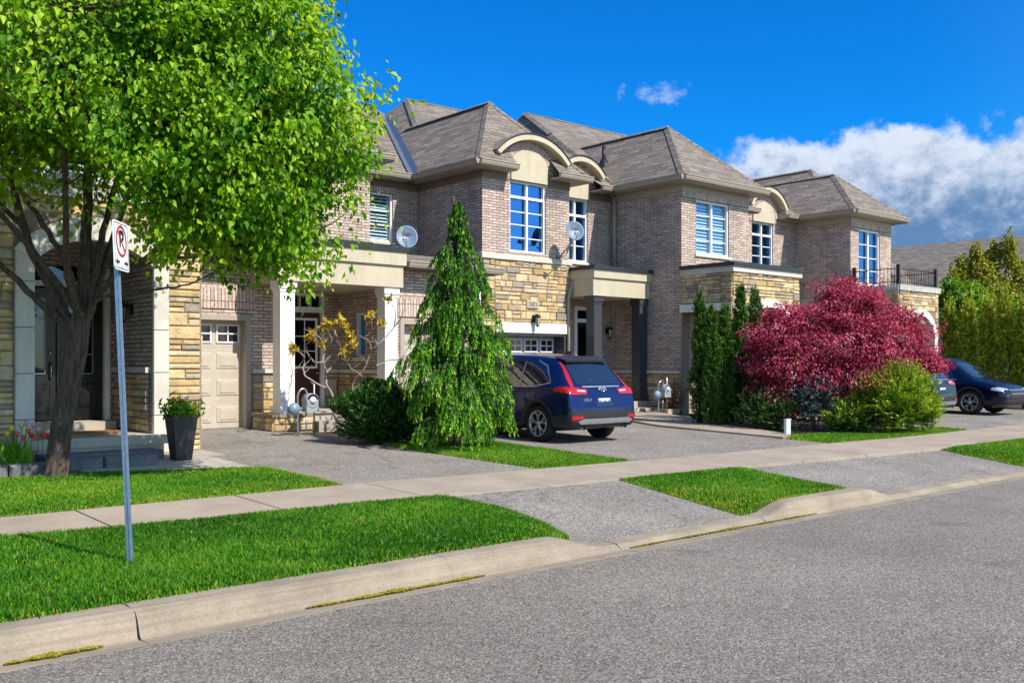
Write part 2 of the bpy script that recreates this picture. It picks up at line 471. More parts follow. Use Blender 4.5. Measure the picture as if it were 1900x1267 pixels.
def eave_ring(mb, pts, z, h=.13, w=.11, mi=0, closed=False):
    # gutter: box profile with a lip following the eave outline (pts are outer corners)
    n = len(pts)
    for i in range(n if closed else n - 1):
        a = Vector((*pts[i], 0)); b = Vector((*pts[(i + 1) % n], 0)); t = (b - a).normalized(); o = Vector((t.y, -t.x, 0))
        def P(q, out, zz): return (q.x + o.x * out, q.y + o.y * out, zz)
        a2 = a - t * .0; b2 = b + t * .0
        prof = [(0.0, z - h), (w * .55, z - h), (w * .8, z - h * .55), (w * .82, z - h * .3), (w, z - h * .2), (w, z), (w - .015, z), (w - .015, z - .02), (0, z - .02)]
        m = len(prof)
        vs = [P(a2, p, q) for p, q in prof] + [P(b2, p, q) for p, q in prof]
        mb.add(vs, [(k, (k + 1) % m, m + (k + 1) % m, m + k) for k in range(m)] + [tuple(range(m)), tuple(range(m, 2 * m))], mi)

def hip_roof(mb, x0, x1, y0, y1, z, peak_x, py0, py1, zp, notch=None, mi=0):
    """hip roof: eave rectangle, ridge along Y at peak_x from py0 to py1 (py1 may equal y1 = open into main roof)"""
    A, B, Cc, D = (x0, y0, z), (x1, y0, z), (x1, y1, z), (x0, y1, z)
    P, Q = (peak_x, py0, zp), (peak_x, py1, zp)
    if notch:
        n0, n1, ny = notch; nz = z + (ny - y0) / (py0 - y0) * (zp - z)
        mb.poly([A, (n0, y0, z), (n0, ny, nz), P], mi)
        mb.poly([(n1, y0, z), B, P, (n1, ny, nz)], mi)
        mb.poly([(n0, ny, nz), (n1, ny, nz), P], mi)
    else: mb.poly([A, B, P], mi)
    mb.poly([B, Cc, Q, P], mi); mb.poly([D, A, P, Q], mi); mb.poly([Cc, D, Q], mi)

def ridge_cap(mb, a, b, mi=0, w=.12, lift=.012):
    a = Vector(a); b = Vector(b); t = (b - a); L = t.length; t.normalize()
    s = Vector((0, 0, 1)).cross(t).normalized(); n = t.cross(s)
    if n.z < 0: n = -n
    k = max(1, int(L / .2))
    for i in range(k):
        p = a + t * (L * i / k); q = a + t * (L * (i + 1) / k + .03)
        l0, l1 = lift + .018, lift
        c = []
        for (r, l) in ((p, l0 - .018), (q, l1 + .0)):
            c += [r + s * w - n * (.55 * w) + n * l, r + n * (l + .01), r - s * w - n * (.55 * w) + n * l]
        mb.add(c, [(0, 1, 4, 3), (1, 2, 5, 4)], mi)

def soffit(mb, x0, x1, y0, y1, z, mi=0):
    mb.box(x0, x1, y0, y1, z - .03, z, mi)

def arc_pts(cx, hw, z0, rise, n=16):
    r = (hw * hw + rise * rise) / (2 * rise); cz = z0 + rise - r; th = math.asin(min(1, hw / r))
    if rise > hw: th = math.pi - th
    return [(cx + r * math.sin(-th + 2 * th * i / n), cz + r * math.cos(-th + 2 * th * i / n)) for i in range(n + 1)], (cx, cz, r, th)

def arch_dormer(house, cx, hw, zs, rise, yf, yw, yb, phw, pz0, pzs, prise, ring=.2):
    """curved eyebrow roof: shell hw/zs/rise at yf..yb; brick ring; stucco tympanum phw/pz0/pzs/prise on wall plane yw"""
    ex = .16
    op, _ = arc_pts(cx, hw, zs, rise, 24); th = .15
    ip, (ccx, ccz, rr, t0) = arc_pts(cx, hw - .1, zs - .06, rise - .07, 24)
    sh = MB(); n = len(op)
    for i in range(n - 1):
        a, b = op[i], op[i + 1]; c, d = ip[i], ip[i + 1]
        sh.quad((a[0], yf, a[1]), (b[0], yf, b[1]), (d[0], yf, d[1]), (c[0], yf, c[1]), 0)      # fascia
        sh.quad((a[0], yf, a[1]), (b[0], yf, b[1]), (b[0], yf + .05, b[1] + .02), (a[0], yf + .05, a[1] + .02), 0)
        sh.quad((c[0], yf, c[1]), (d[0], yf, d[1]), (d[0], yw, d[1]), (c[0], yw, c[1]), 0)      # soffit
    for e in (0, -1):
        a, c = op[e], ip[e]; sh.quad((a[0], yf, a[1]), (c[0], yf, c[1]), (c[0], yb, c[1]), (a[0], yb, a[1]), 0)
    sh.build('dormer_fascia', BEIGE, house)
    rf = MB()
    for i in range(n - 1):
        a, b = op[i], op[i + 1]
        rf.quad((a[0], yf - .02, a[1] + .035), (b[0], yf - .02, b[1] + .035), (b[0], yb, b[1] + .035), (a[0], yb, a[1] + .035), 0)
        rf.quad((a[0], yf - .02, a[1] + .035), (b[0], yf - .02, b[1] + .035), (b[0], yf - .02, b[1] + .004), (a[0], yf - .02, a[1] + .004), 1)
    rf.build('dormer_roof', [SHINGLE, BLACKCAP], house)
    wl = MB()
    # backing wall under the shell
    wl.poly([(cx - hw + .1, yw, pz0)] + [(x, yw, z) for x, z in ip] + [(cx + hw - .1, yw, pz0)], 0)
    # radial bricks
    pp, (px, pz, pr, pt) = arc_pts(cx, phw, pzs, prise, 20)
    t = -pt; bw = .085
    while t < pt - .01:
        dt = bw / pr
        a0, a1 = t + .06 * dt, t + dt * .94
        vs = []
        for yy in (yw - .03, yw):
            for (aa, r_) in ((a0, pr + .01), (a1, pr + .01), (a1, pr + ring), (a0, pr + ring)):
                vs.append((px + r_ * math.sin(aa), yy, pz + r_ * math.cos(aa)))
        wl.add(vs, [(0, 1, 2, 3), (0, 1, 5, 4), (1, 2, 6, 5), (2, 3, 7, 6), (3, 0, 4, 7)], 1)
        t += dt
    wl.build('arch_brickwork', [BRICK, BRICKP], house)
    st = MB(); st.prism([(cx - phw, pz0)] + pp + [(cx + phw, pz0)], yw - .045, yw, 0, lambda a, b, c: (a, c, b))
    st.build('stucco_panel', BEIGE, house)
BRICKP = plain('plain_brick', (.42, .32, .28), .9, var=.35, nscale=12, bumpd=.005)

def downpipe(house, pts, lab=None, r=.04, m=None):
    mb = MB(); mb.tube(pts, r, 8); o = mb.build('downpipe', m or TRIMB, house)
    if lab: o['label'] = lab
    return o

def column(house, cx, cy, w, z0, z1, mat, name='porch_column'):
    mb = MB(); h = w / 2
    mb.box(cx - h, cx + h, cy - h, cy + h, z0 + .14, z1 - .14)
    mb.box(cx - h - .035, cx + h + .035, cy - h - .035, cy + h + .035, z0, z0 + .14)
    mb.box(cx - h - .035, cx + h + .035, cy - h - .035, cy + h + .035, z1 - .14, z1)
    mb.box(cx - h - .015, cx + h + .015, cy - h - .015, cy + h + .015, z1 - .2, z1 - .14)
    return mb.build(name, mat, house)

def lantern(house, F, a, z):
    mb = MB(); mb.box(a - .05, a + .05, -.02, .0, z - .08, z + .1, 0, F)
    q = [F(a, -.02, z + .02), F(a, -.09, z + .12), F(a, -.15, z + .1)]
    mb.tube(q, .012, 6)
    mb.lathe([(.01, z + .12), (.1, z + .05), (.075, z + .04)], (0, 0, 0), 6, F=lambda x, y, zz: F(a + x, -.15 + y, zz))
    for k in range(6):
        th = k * math.pi / 3; mb.tube([F(a + .07 * math.cos(th), -.15 + .07 * math.sin(th), z + .04), F(a + .045 * math.cos(th), -.15 + .045 * math.sin(th), z - .16)], .006, 4)
    mb.lathe([(.05, z - .16), (.03, z - .19), (.005, z - .21)], (0, 0, 0), 6, F=lambda x, y, zz: F(a + x, -.15 + y, zz))
    o = mb.build('wall_lantern', BLACKM, house)
    g = MB(); g.lathe([(.06, z + .035), (.038, z - .155)], (0, 0, 0), 6, F=lambda x, y, zz: F(a + x, -.15 + y, zz)); g.build('lamp_glass', LAMPG, o)
    return o

def text_obj(s, size, M, mat, name, parent=None, ext=.003, origin=None, boldness=0.):
    cu = bpy.data.curves.new(name, 'FONT'); cu.body = s; cu.size = size; cu.extrude = ext; cu.offset = boldness
    cu.align_x = 'CENTER'; cu.align_y = 'CENTER'
    t = bpy.data.objects.new('tmp', cu); COL.objects.link(t)
    dg = bpy.context.evaluated_depsgraph_get(); dg.update()
    me = bpy.data.meshes.new_from_object(t.evaluated_get(dg)); bpy.data.objects.remove(t); bpy.data.curves.remove(cu)
    o0 = worldloc(parent) if (parent is not None and origin is None) else Vector(origin or (0, 0, 0))
    me.transform(Matrix.Translation(-o0) @ M)
    me.materials.clear(); me.materials.append(mat); me.name = name
    o = bpy.data.objects.new(name, me); COL.objects.link(o); o.parent = parent
    return o

# text facing -Y : local x->X, local y->Z
TY = Matrix(((1, 0, 0, 0), (0, 0, -1, 0), (0, 1, 0, 0), (0, 0, 0, 1)))

def number_plate(house, s, x, y, z):
    mb = MB(); mb.bev(x - .2, x + .2, y - .03, y + .02, z - .1, z + .1, .01); o = mb.build('number_plaque', plain('plaque_white', (.42, .37, .28), .7), house)
    text_obj(s, .15, Matrix.Translation((x, y - .034, z)) @ TY, plain('plaque_ink', (.08, .07, .06), .6), 'numerals', o)
    return o

def gz(y):
    return float(np.interp(y, [5.9, 8, 9.4, 17, 40], [.15, .2, .225, .36, .4]))
def gzd(y):
    return float(np.interp(y, [5.9, 6.2, 8, 9.4, 17, 40], [.045, .06, .19, .222, .355, .39]))

# ================================================================== GROUND
def patch(name, pts, zf, mat, off=0., skirt=.08, lawn=False, **kw):
    bm = bmesh.new()
    vs = [bm.verts.new((x, y, 0)) for x, y in pts]
    bm.faces.new(vs); bmesh.ops.triangulate(bm, faces=bm.faces[:])
    ys = [p[1] for p in pts]
    for y in [5.95, 6.2, 6.8, 7.4, 8, 8.7, 9.4, 11, 13, 15, 17, 20]:
        if min(ys) < y < max(ys):
            bmesh.ops.bisect_plane(bm, geom=bm.verts[:] + bm.edges[:] + bm.faces[:], plane_co=(0, y, 0), plane_no=(0, 1, 0))
    if lawn:
        xs_ = np.arange(max(min(p[0] for p in pts), -1) + .12, max(p[0] for p in pts), .15)
        for x in xs_:
            bmesh.ops.bisect_plane(bm, geom=bm.verts[:] + bm.edges[:] + bm.faces[:], plane_co=(float(x), 0, 0), plane_no=(1, 0, 0))
        for v in bm.verts: v.co.z = float(lawn_z(np.array(v.co.x), np.array(v.co.y), pts)) + off
    else:
        for v in bm.verts: v.co.z = zf(v.co.y) + off
    be = [e for e in bm.edges if e.is_boundary]
    r = bmesh.ops.extrude_edge_only(bm, edges=be)
    for g in r['geom']:
        if isinstance(g, bmesh.types.BMVert): g.co.z -= skirt
    me = bpy.data.meshes.new(name); bm.to_mesh(me); bm.free(); me.materials.append(mat); me.update(); auto_uv(me)
    o = bpy.data.objects.new(name, me); COL.objects.link(o)
    tag(o, **kw)
    return o

SX = [-30, 2, 6, 10, 15, 17, 20, 30, 80]
def swf(x): return float(np.interp(x, SX, [9.6, 9.5, 9.48, 9.15, 9.0, 8.85, 8.9, 9.1, 9.1]))
def swn(x): return float(np.interp(x, SX, [8.5, 8.42, 8.15, 7.9, 7.55, 7.45, 7.45, 7.6, 7.6]))

g = MB()
g.quad((-600, -600, -.12), (900, -600, -.12), (900, 900, -.12), (-600, 900, -.12)); g.build('ground', LAWN)
tag(bpy.data.objects['ground'], kind='structure')
g = MB(); g.quad((-120, -6, 0), (220, -6, 0), (220, 5.505, 0), (-120, 5.505, 0)); g.build('road', ROAD); tag(bpy.data.objects['road'], kind='structure')
# far yards rise with the lots
patch('yard_ground', [(-60, 9.2), (160, 9.0), (160, 60), (-60, 60)], gz, SOIL, -.05, kind='structure')
patch('verge_ground', [(-60, 5.9), (160, 5.9), (160, 9.3), (-60, 9.3)], gzd, SOIL, -.06, kind='structure')

# curb
def curb_h(x):
    d = 1.
    for a, b in ((6.0, 8.35), (10.95, 15.2), (20.5, 24.5), (-9, -5)):
        if a <= x <= b: d = 0.
        elif a - .55 < x < a: d = min(d, (a - x) / .55)
        elif b < x < b + .55: d = min(d, (x - b) / .55)
    d = d * d * (3 - 2 * d)
    return .04 + .11 * d
cb = MB(); joints = [-8, -6, -4, -2, .2, 2.02, 4.33, 6.15, 8.3, 10.1, 11.3, 13.2, 15.2, 17, 19, 21, 23, 25, 27, 30, 34, 38, 42, 46, 50]
rj = random.Random(3)
for a, b in zip(joints[:-1], joints[1:]):
    n = max(2, int((b - a) / .15)); rows = []
    for i in range(n + 1):
        x = a + .004 + (b - a - .008) * i / n; h = curb_h(x)
        w = .004 * math.sin(x * 5.1) + .003 * math.sin(x * 13.7)
        prof = [(5.5 + w, -.05), (5.5 + w, .006), (5.66, -.006), (5.685, .004), (5.715, h * .5), (5.745, h * .88), (5.785, h * 1.0 - .002), (5.94, h + .004), (5.94, -.05)]
        rows.append([(x + (.006 * math.sin(q[0] * 22 + a) if i in (0, n) else 0), q[0], q[1]) for q in prof])
    m = len(rows[0]); vs = [p for r_ in rows for p in r_]
    cb.add(vs, [(i * m + k, (i + 1) * m + k, (i + 1) * m + k + 1, i * m + k + 1) for i in range(n) for k in range(m - 1)] + [tuple(range(m)), tuple(n * m + k for k in range(m))[::-1]], 0)
cb.build('curb', CURBC); tag(bpy.data.objects['curb'], kind='structure')
cg = MB(); cg.quad((-60, 5.49, -.02), (160, 5.49, -.02), (160, 5.96, -.02), (-60, 5.96, -.02)); cg.quad((-8, 5.76, .02), (50, 5.76, .02), (50, 5.93, .025), (-8, 5.93, .025)); cg.build('curb_joint_dirt', SOIL); tag(bpy.data.objects['curb_joint_dirt'], kind='structure')

# sidewalk slabs
sw = MB(); xs = [1.22 + 1.57 * k for k in range(-12, 44)]
for a, b in zip(xs[:-1], xs[1:]):
    a += .007; b -= .007
    zn, zf_ = .203 + rj.uniform(-.002, .002), .23 + rj.uniform(-.003, .003)
    P = [(a, swn(a), zn), (b, swn(b), zn), (b, swf(b), zf_), (a, swf(a), zf_)]
    e = .012
    Q = [(a, swn(a), zn - .1), (b, swn(b), zn - .1), (b, swf(b), zf_ - .1), (a, swf(a), zf_ - .1)]
    I = [(a + e, swn(a) + e, zn + .004), (b - e, swn(b) + e, zn + .004), (b - e, swf(b) - e, zf_ + .004), (a + e, swf(a) - e, zf_ + .004)]
    sw.add(I + P + Q, [(0, 1, 2, 3)] + [(4 + i, 4 + (i + 1) % 4, (i + 1) % 4, i) for i in range(4)] + [(8 + i, 8 + (i + 1) % 4, 4 + (i + 1) % 4, 4 + i) for i in range(4)])
sw.build('sidewalk', WALKC); tag(bpy.data.objects['sidewalk'], kind='structure')

patch('driveway', [(5.68, 5.9), (8.8, 5.9), (8.75, 8.25), (5.85, 8.3)], gzd, DRIVE, kind='structure')
patch('driveway', [(10.4, 5.9), (15.9, 5.9), (16.1, 7.75), (10.6, 8.1)], gzd, DRIVE, kind='structure')
patch('driveway', [(20.2, 5.9), (25, 5.9), (25, 7.7), (20.2, 7.7)], gzd, DRIVE, kind='structure')
patch('driveway', [(5.62, 9.38), (8.55, 9.3), (8.55, 12), (8.75, 14.8), (8.3, 17.2), (8.3, 17.9), (5.9, 17.9), (5.62, 11.4)], gzd, DRIVE, kind='structure')
patch('driveway', [(10.1, 9.05), (15.15, 8.9), (15.25, 10.2), (15.4, 13.2), (16.9, 16.9), (17.4, 18.4), (14.7, 18.4), (14.6, 17.3), (11, 17.2), (10.6, 16.6), (10.4, 12)], gzd, DRIVE, kind='structure')
patch('driveway', [(20.3, 8.8), (29.5, 9), (29.5, 16), (22.5, 18.1), (20.5, 14.5)], gzd, DRIVE, kind='structure')
patch('garden_path', [(3.75, 12.2), (5.7, 11.4), (5.95, 11.6), (5.95, 14.1), (5.0, 14.1), (3.75, 13.7)], gz, STEPC, -.004, kind='structure')
patch('garden_path', [(15.2, 10.05), (15.9, 10.35), (16.9, 12.6), (19.3, 16.9), (17.2, 17.3), (16.95, 16.8), (15.45, 13.2)], gz, WALKC, .03, kind='structure')
def side_dist(x, y, poly):
    de = np.full(np.shape(x), 9.)
    for i in range(len(poly)):
        a = np.array(poly[i], float); b = np.array(poly[(i + 1) % len(poly)], float); ab = b - a
        if abs(ab[0]) > abs(ab[1]) * 1.6: continue
        t = np.clip(((x - a[0]) * ab[0] + (y - a[1]) * ab[1]) / (ab ** 2).sum(), 0, 1)
        de = np.minimum(de, np.hypot(x - a[0] - t * ab[0], y - a[1] - t * ab[1]))
    return de
def lawn_z(x, y, poly):
    k = np.clip(side_dist(x, y, poly) / .45, 0, 1); k = k * k * (3 - 2 * k)
    hi = np.interp(y, [5.9, 8, 9.4, 17, 40], [.15, .2, .225, .36, .4]); lo = np.interp(y, [5.9, 6.2, 8, 9.4, 17, 40], [.045, .06, .19, .222, .355, .39]) + .006
    return lo + (hi - lo) * k
LAWNS = [
    ('lawn', [(-14, 5.93), (5.72, 5.93), (5.95, 6.15), (6.15, 6.7), (6.22, 7.3), (6.1, 8.0), (6.0, 8.16), (2, 8.42), (-14, 8.46)], 1.0),
    ('lawn', [(8.22, 5.93), (10.62, 5.93), (10.78, 7.2), (10.88, 7.83), (10, 7.9), (8.62, 8.0)], .75),
    ('lawn', [(15.35, 5.93), (20.2, 5.93), (20.2, 7.44), (17, 7.44), (15.95, 7.52)], .6),
    ('lawn', [(-14, 9.6), (2, 9.53), (5.66, 9.5), (5.72, 10.2), (5.68, 11.42), (4.7, 11.85), (3.8, 12.22), (-14, 12.4)], .8),
    ('lawn', [(8.52, 9.28), (10.14, 9.14), (10.36, 11.9), (10.4, 13), (8.6, 13.2), (8.5, 12)], .7),
    ('lawn', [(15.15, 9.02), (17, 8.88), (20.3, 8.92), (20.3, 9.6), (16.6, 10.3), (15.9, 10.3), (15.22, 10.0)], .5),
]
def in_poly(x, y, poly):
    c = np.zeros(len(x), bool); n = len(poly)
    for i in range(n):
        x1, y1 = poly[i]; x2, y2 = poly[(i + 1) % n]
        if y1 == y2: continue
        k = ((y1 > y) != (y2 > y)) & (x < (x2 - x1) * (y - y1) / (y2 - y1) + x1); c ^= k
    return c

def np_mesh(name, V, nv_per, faces_t, tint, mat, parent=None, smooth=False, origin=(0, 0, 0)):
    """V: (n*nv_per,3) verts; faces_t: template faces (all the same length)"""
    n = len(V) // nv_per; ft = np.array(faces_t); L = ft.shape[1]
    F_ = (ft[None] + (np.arange(n) * nv_per)[:, None, None]).reshape(-1, L)
    me = bpy.data.meshes.new(name); o0 = worldloc(parent) if parent is not None else Vector(origin)
    V = V - np.array(o0)
    me.vertices.add(len(V)); me.vertices.foreach_set('co', V.astype(np.float32).ravel())
    me.loops.add(F_.size); me.loops.foreach_set('vertex_index', F_.astype(np.int32).ravel())
    me.polygons.add(len(F_)); me.polygons.foreach_set('loop_start', (np.arange(len(F_)) * L).astype(np.int32))
    me.polygons.foreach_set('loop_total', np.full(len(F_), L, np.int32))
    if smooth: me.polygons.foreach_set('use_smooth', np.ones(len(F_), bool))
    at = me.attributes.new('tint', 'FLOAT', 'POINT'); at.data.foreach_set('value', np.repeat(tint, nv_per).astype(np.float32))
    me.materials.append(mat); me.update(calc_edges=True); me.validate()
    o = bpy.data.objects.new(name, me); COL.objects.link(o)
    if parent is not None: o.parent = parent
    else: o.location = o0
    return o

GRASS = leaf_mat('grass_blades', [(0, (.018, .085, .004)), (.45, (.062, .225, .008)), (.8, (.15, .36, .015)), (.93, (.26, .34, .03)), (1, (.42, .34, .08))], .35, .5, .25)
npr = np.random.default_rng(11)
CAMX = np.array([0, 0.])
def grass(poly, dens, hgt, seed, edge_yellow=.5):
    r = np.random.default_rng(seed)
    P = np.array(poly); x0, y0 = P.min(0); x1, y1 = P.max(0); x0 = max(x0, -3.5)
    n = int((x1 - x0) * (y1 - y0) * dens); x = r.uniform(x0, x1, n); y = r.uniform(y0, y1, n)
    k = in_poly(x, y, [(float(a), float(b)) for a, b in poly])
    # outside the view to the left
    dd = .653 * x + .757 * y; rr = .757 * x - .653 * y; k &= (rr / dd > -.62)
    x, y = x[k] + r.normal(0, .014, k.sum()), y[k] + r.normal(0, .014, k.sum()); n = len(x)
    # distance to outline
    de = np.full(n, 9.)
    for i in range(len(poly)):
        a = np.array(poly[i]); b = np.array(poly[(i + 1) % len(poly)]); ab = b - a; L = (ab ** 2).sum()
        t = np.clip(((x - a[0]) * ab[0] + (y - a[1]) * ab[1]) / L, 0, 1)
        de = np.minimum(de, np.hypot(x - a[0] - t * ab[0], y - a[1] - t * ab[1]))
    z = lawn_z(x, y, poly)
    cl = .5 + .25 * (np.sin(x * 2.1 + y * 1.3) + np.sin(x * .9 - y * 3.1 + 1.)) + .12 * np.sin(x * 7 + np.sin(y * 6) * 2)
    h = hgt * r.uniform(.5, 1.25, n) * (.75 + .4 * cl) * np.where(de < .05, .6, 1.)
    w = .0030 * r.uniform(.7, 1.5, n) * (1 + .07 * dd[k])
    th = r.uniform(0, 2 * np.pi, n); lean = r.uniform(.05, .75, n) * h; lt = r.uniform(0, 2 * np.pi, n)
    dx, dy = np.cos(th) * w, np.sin(th) * w
    lx, ly = np.cos(lt) * lean, np.sin(lt) * lean
    V = np.empty((n, 5, 3))
    V[:, 0] = np.c_[x - dx, y - dy, z - .01]; V[:, 1] = np.c_[x + dx, y + dy, z - .01]
    V[:, 2] = np.c_[x + dx * .8 + lx * .35, y + dy * .8 + ly * .35, z + h * .6]
    V[:, 3] = np.c_[x - dx * .8 + lx * .35, y - dy * .8 + ly * .35, z + h * .6]
    V[:, 4] = np.c_[x + lx, y + ly, z + h]
    tint = np.clip(r.normal(.40 if seed == 20 else .60, .2, n) + .4 * (cl - .5), 0, .93); dry = (np.sin(x * 3.7 + 1.3 * np.sin(y * 2.9)) * np.sin(y * 4.3 + x * 1.1) > .72) & (r.random(n) < .5); tint[dry] = np.clip(tint[dry] + .3, 0, .96)
    ye = (de < .12) & (r.random(n) < edge_yellow * (1 - de / .12)); tint[ye] = r.uniform(.8, 1., ye.sum())
    ye = r.random(n) < .02; tint[ye] = r.uniform(.88, 1., ye.sum())
    V = V.reshape(-1, 3)
    # quads + tip tri: store tip as degenerate-free separate template => use two tris + tri
    return V, tint
for i, (nm, poly, q) in enumerate(LAWNS):
    patch('lawn', poly, gz, LAWN, -.004, .08, True, kind='structure')
    V, t = grass(poly, (9500, 6500, 4000, 6000, 6500, 4000)[i], (.052, .044, .042, .038, .042, .042)[i], 20 + i, (.35, .7, .6, .8, .5, .9)[i])
    o = np_mesh('grass', V, 5, [(0, 1, 2), (0, 2, 3), (3, 2, 4)], t, GRASS)
    tag(o, ('lush mown grass of the long verge beside the curb and signpost', 'grass of the square verge between two driveway aprons', 'grass of the verge at the right edge of the photo',
            'mown grass of the front lawn under the big tree', 'grass of the small wedge around the weeping cypress', 'thin grass strip in front of the red maple bed')[i], 'grass', kind='stuff')

# yellow fallen blossoms in the gutter
BLOS = leaf_mat('fallen_blossom', [(0, (.30, .27, .03)), (.5, (.5, .42, .05)), (1, (.22, .26, .03))], .2)
def litter(name, spots, n, seed, label, size=.012, lift=.0, mat=None):
    r = np.random.default_rng(seed); X = []; Y = []; Z = []
    for (xa, xb, ya, yb, zz, wt) in spots:
        k = int(n * wt); u = r.random(k)
        x = xa + (xb - xa) * u; amp = np.sin(np.pi * u) ** .6 * (.6 + .4 * np.sin(u * 23) * np.sin(u * 9))
        X.append(x); y = ya + (yb - ya) * (.5 + (r.random(k) - .5) * (amp if yb - ya < .15 else r.random(k) + .3)); Y.append(y)
        Z.append(np.full(k, zz) + r.random(k) * .012 * amp)
    x, y, z = map(np.concatenate, (X, Y, Z)); n = len(x)
    th = r.uniform(0, 6.28, n); s = size * r.uniform(.5, 1.4, n); V = np.empty((n, 4, 3)); tl = r.normal(0, .4, n)
    for k_, (a, b) in enumerate(((-1, 0), (0, -.5), (1, 0), (0, .5))):
        V[:, k_] = np.c_[x + s * (a * np.cos(th) - b * np.sin(th)), y + s * (a * np.sin(th) + b * np.cos(th)), z + lift + .004 + s * a * tl * .5 + .004 * abs(b)]
    o = np_mesh(name, V.reshape(-1, 3), 4, [(0, 1, 2, 3)], r.random(n), mat or BLOS)
    return tag(o, label, 'fallen blossoms', kind='stuff')
litter('fallen_blossoms', [(1.3, 1.8, 5.585, 5.70, 0, 1)], 1800, 1, 'yellow green blossoms heaped in the gutter at the left corner')
litter('fallen_blossoms', [(3.1, 4.6, 5.60, 5.70, 0, 1)], 3000, 2, 'long streak of yellow blossoms in the gutter below the middle curb joint')
litter('fallen_blossoms', [(6.25, 9.2, 5.645, 5.69, 0, 1)], 3200, 3, 'thin yellow blossom line in the gutter along the first driveway apron')
litter('fallen_blossoms', [(4.2, 5.8, 9.42, 10.2, .25, .25), (8.6, 10.1, 9.2, 10.1, .25, .25), (0.5, 5, 9.45, 9.9, .25, .3), (8.4, 10.6, 5.9, 6.6, .17, .12), (15.5, 19, 9, 9.5, .24, .1)], 1500, 4, 'yellow petals scattered along the edges of the lawns', .009, .02)

# ================================================================== HOUSES
ZE = 6.4
def gable_roof_parts(house, x0, x1, y0, px, py0, py1, zp, notch, y_back, gutter_gap=None, left_gut=True):
    rf = MB(); hip_roof(rf, x0, x1, y0, y_back, ZE, px, py0, py1, zp, notch)
    P = (px, py0, zp)
    ridge_cap(rf, (x0, y0, ZE), P); ridge_cap(rf, (x1, y0, ZE), P); ridge_cap(rf, P, (px, py1, zp))
    o = rf.build('gable_roof', SHINGLE, house)
    ef = MB(); n0, n1 = gutter_gap or (None, None)
    # soffit and frieze
    if n0:
        ef.box(x0, n0, y0, y0 + .42, ZE - .14, ZE - .11); ef.box(n1, x1, y0, y0 + .42, ZE - .14, ZE - .11)
    else: ef.box(x0, x1, y0, y0 + .42, ZE - .14, ZE - .11)
    ef.box(x0, x0 + .42, y0 + .423, y_back, ZE - .14, ZE - .11); ef.box(x1 - .42, x1, y0 + .423, y_back, ZE - .14, ZE - .11)
    ef.build('soffit', TRIMB, house)
    gt = MB()
    if n0:
        eave_ring(gt, [(x0, y0), (n0, y0)], ZE + .01); eave_ring(gt, [(n1, y0), (x1, y0)], ZE + .01)
    else: eave_ring(gt, [(x0, y0), (x1, y0)], ZE + .01)
    eave_ring(gt, [(x0, y_back), (x0, y0)], ZE + .01); eave_ring(gt, [(x1, y0), (x1, y_back)], ZE + .01)
    gt.build('gutter', TRIMB, house)

def frieze(mb, F, a0, a1, z0=ZE - .32, z1=ZE - .14):
    mb.box(a0, a1, -.025, 0, z0, z1, 0, F)

# ---------- house A (leftmost, behind the big tree)
HA = empty('row_house', (4, 14.1, .3), 'leftmost house behind the leafy tree, black double door in a white pillared portico, buff stone', 'house', 'row houses along the street')
YA = 14.1; mb = MB(); st = MB()
PO = (3.6, 5.2, .3, 3.36)
ops = [PO]
wall(st, FY(YA), -4, 5.95, .1, 3.9, ops, 0, .01); ashlar(st, FY(YA), -4, 3.36, .3, 3.9, [], 5); ashlar(st, FY(YA), 5.43, 5.93, .3, 3.9, [], 6)
ashlar(st, FY(YA), 3.36, 5.43, 3.66, 3.9, [], 7)
wall(st, FXp(5.95), YA, 17.6, .1, 3.9, [], 0); ashlar(st, FXp(5.95), YA + .02, 17.55, .3, 3.9, [], 8)
st.build('stone_wall', [MORTAR, STONE], HA)
WA = (3.0, 4.6, 4.2, 5.95)
wall(mb, FY(YA), -4, 5.95, 3.9, ZE - .1, [WA]); wall(mb, FXp(5.95), YA, 20, 3.9, ZE - .1); wall(mb, FX(-4), YA, 27, 0, ZE - .1)
wall(mb, FX(5.2), YA, 15.7, .3, 3.4); wall(mb, FXp(3.6), YA, 15.7, .3, 3.4)
wall(mb, FY(15.7), 3.6, 5.2, .3, 3.4, [(3.62, 5.12, .72, 3.1)])
mb.quad((3.6, YA, 3.38), (5.2, YA, 3.38), (5.2, 15.7, 3.38), (3.6, 15.7, 3.38))
mb.box(-4, 5.95, 27, 27.2, 0, ZE)
GA = (5.96, 8.4, .3, 2.5)
wall(mb, FY(17.6), 5.95, 8.95, .1, 3.6, [GA], 0, .28); wall(mb, FXp(8.95), 17.6, 19, .1, 3.6)
frieze(mb, FY(17.6), 5.96, 8.9, 3.5, 3.6)
mb.build('brick_wall', BRICK, HA)
sb = MB(); wall(sb, FX(5.19), YA + .05, 15.7, .55, 1.5, [], 0); ashlar(sb, FX(5.19), YA + .1, 15.65, .6, 1.45, [], 9); sb.build('stone_base', [MORTAR, STONE], HA)
sb = MB(); wall(sb, FY(17.59), 8.44, 8.95, .3, 1.42, [], 0); ashlar(sb, FY(17.59), 8.46, 8.93, .5, 1.4, [], 10)
sb.build('stone_base', [MORTAR, STONE], HA)
for bb in ((8.44, 8.97, 17.52, 17.6, 1.42, 1.5), (5.13, 5.2, YA + .06, 15.7, 1.47, 1.55), (8.44, 8.97, 17.55, 17.6, .3, .52), (-4, 5.99, YA - .06, YA + .02, 3.9, 4.02)):
    sb = MB(); sb.box(*bb); sb.build('sill_band', LIME, HA)
so = MB(); so.box(6.0, 8.5, 17.575, 17.6, 2.66, 3.05); so.build('soldier_course', SOLDIER, HA)
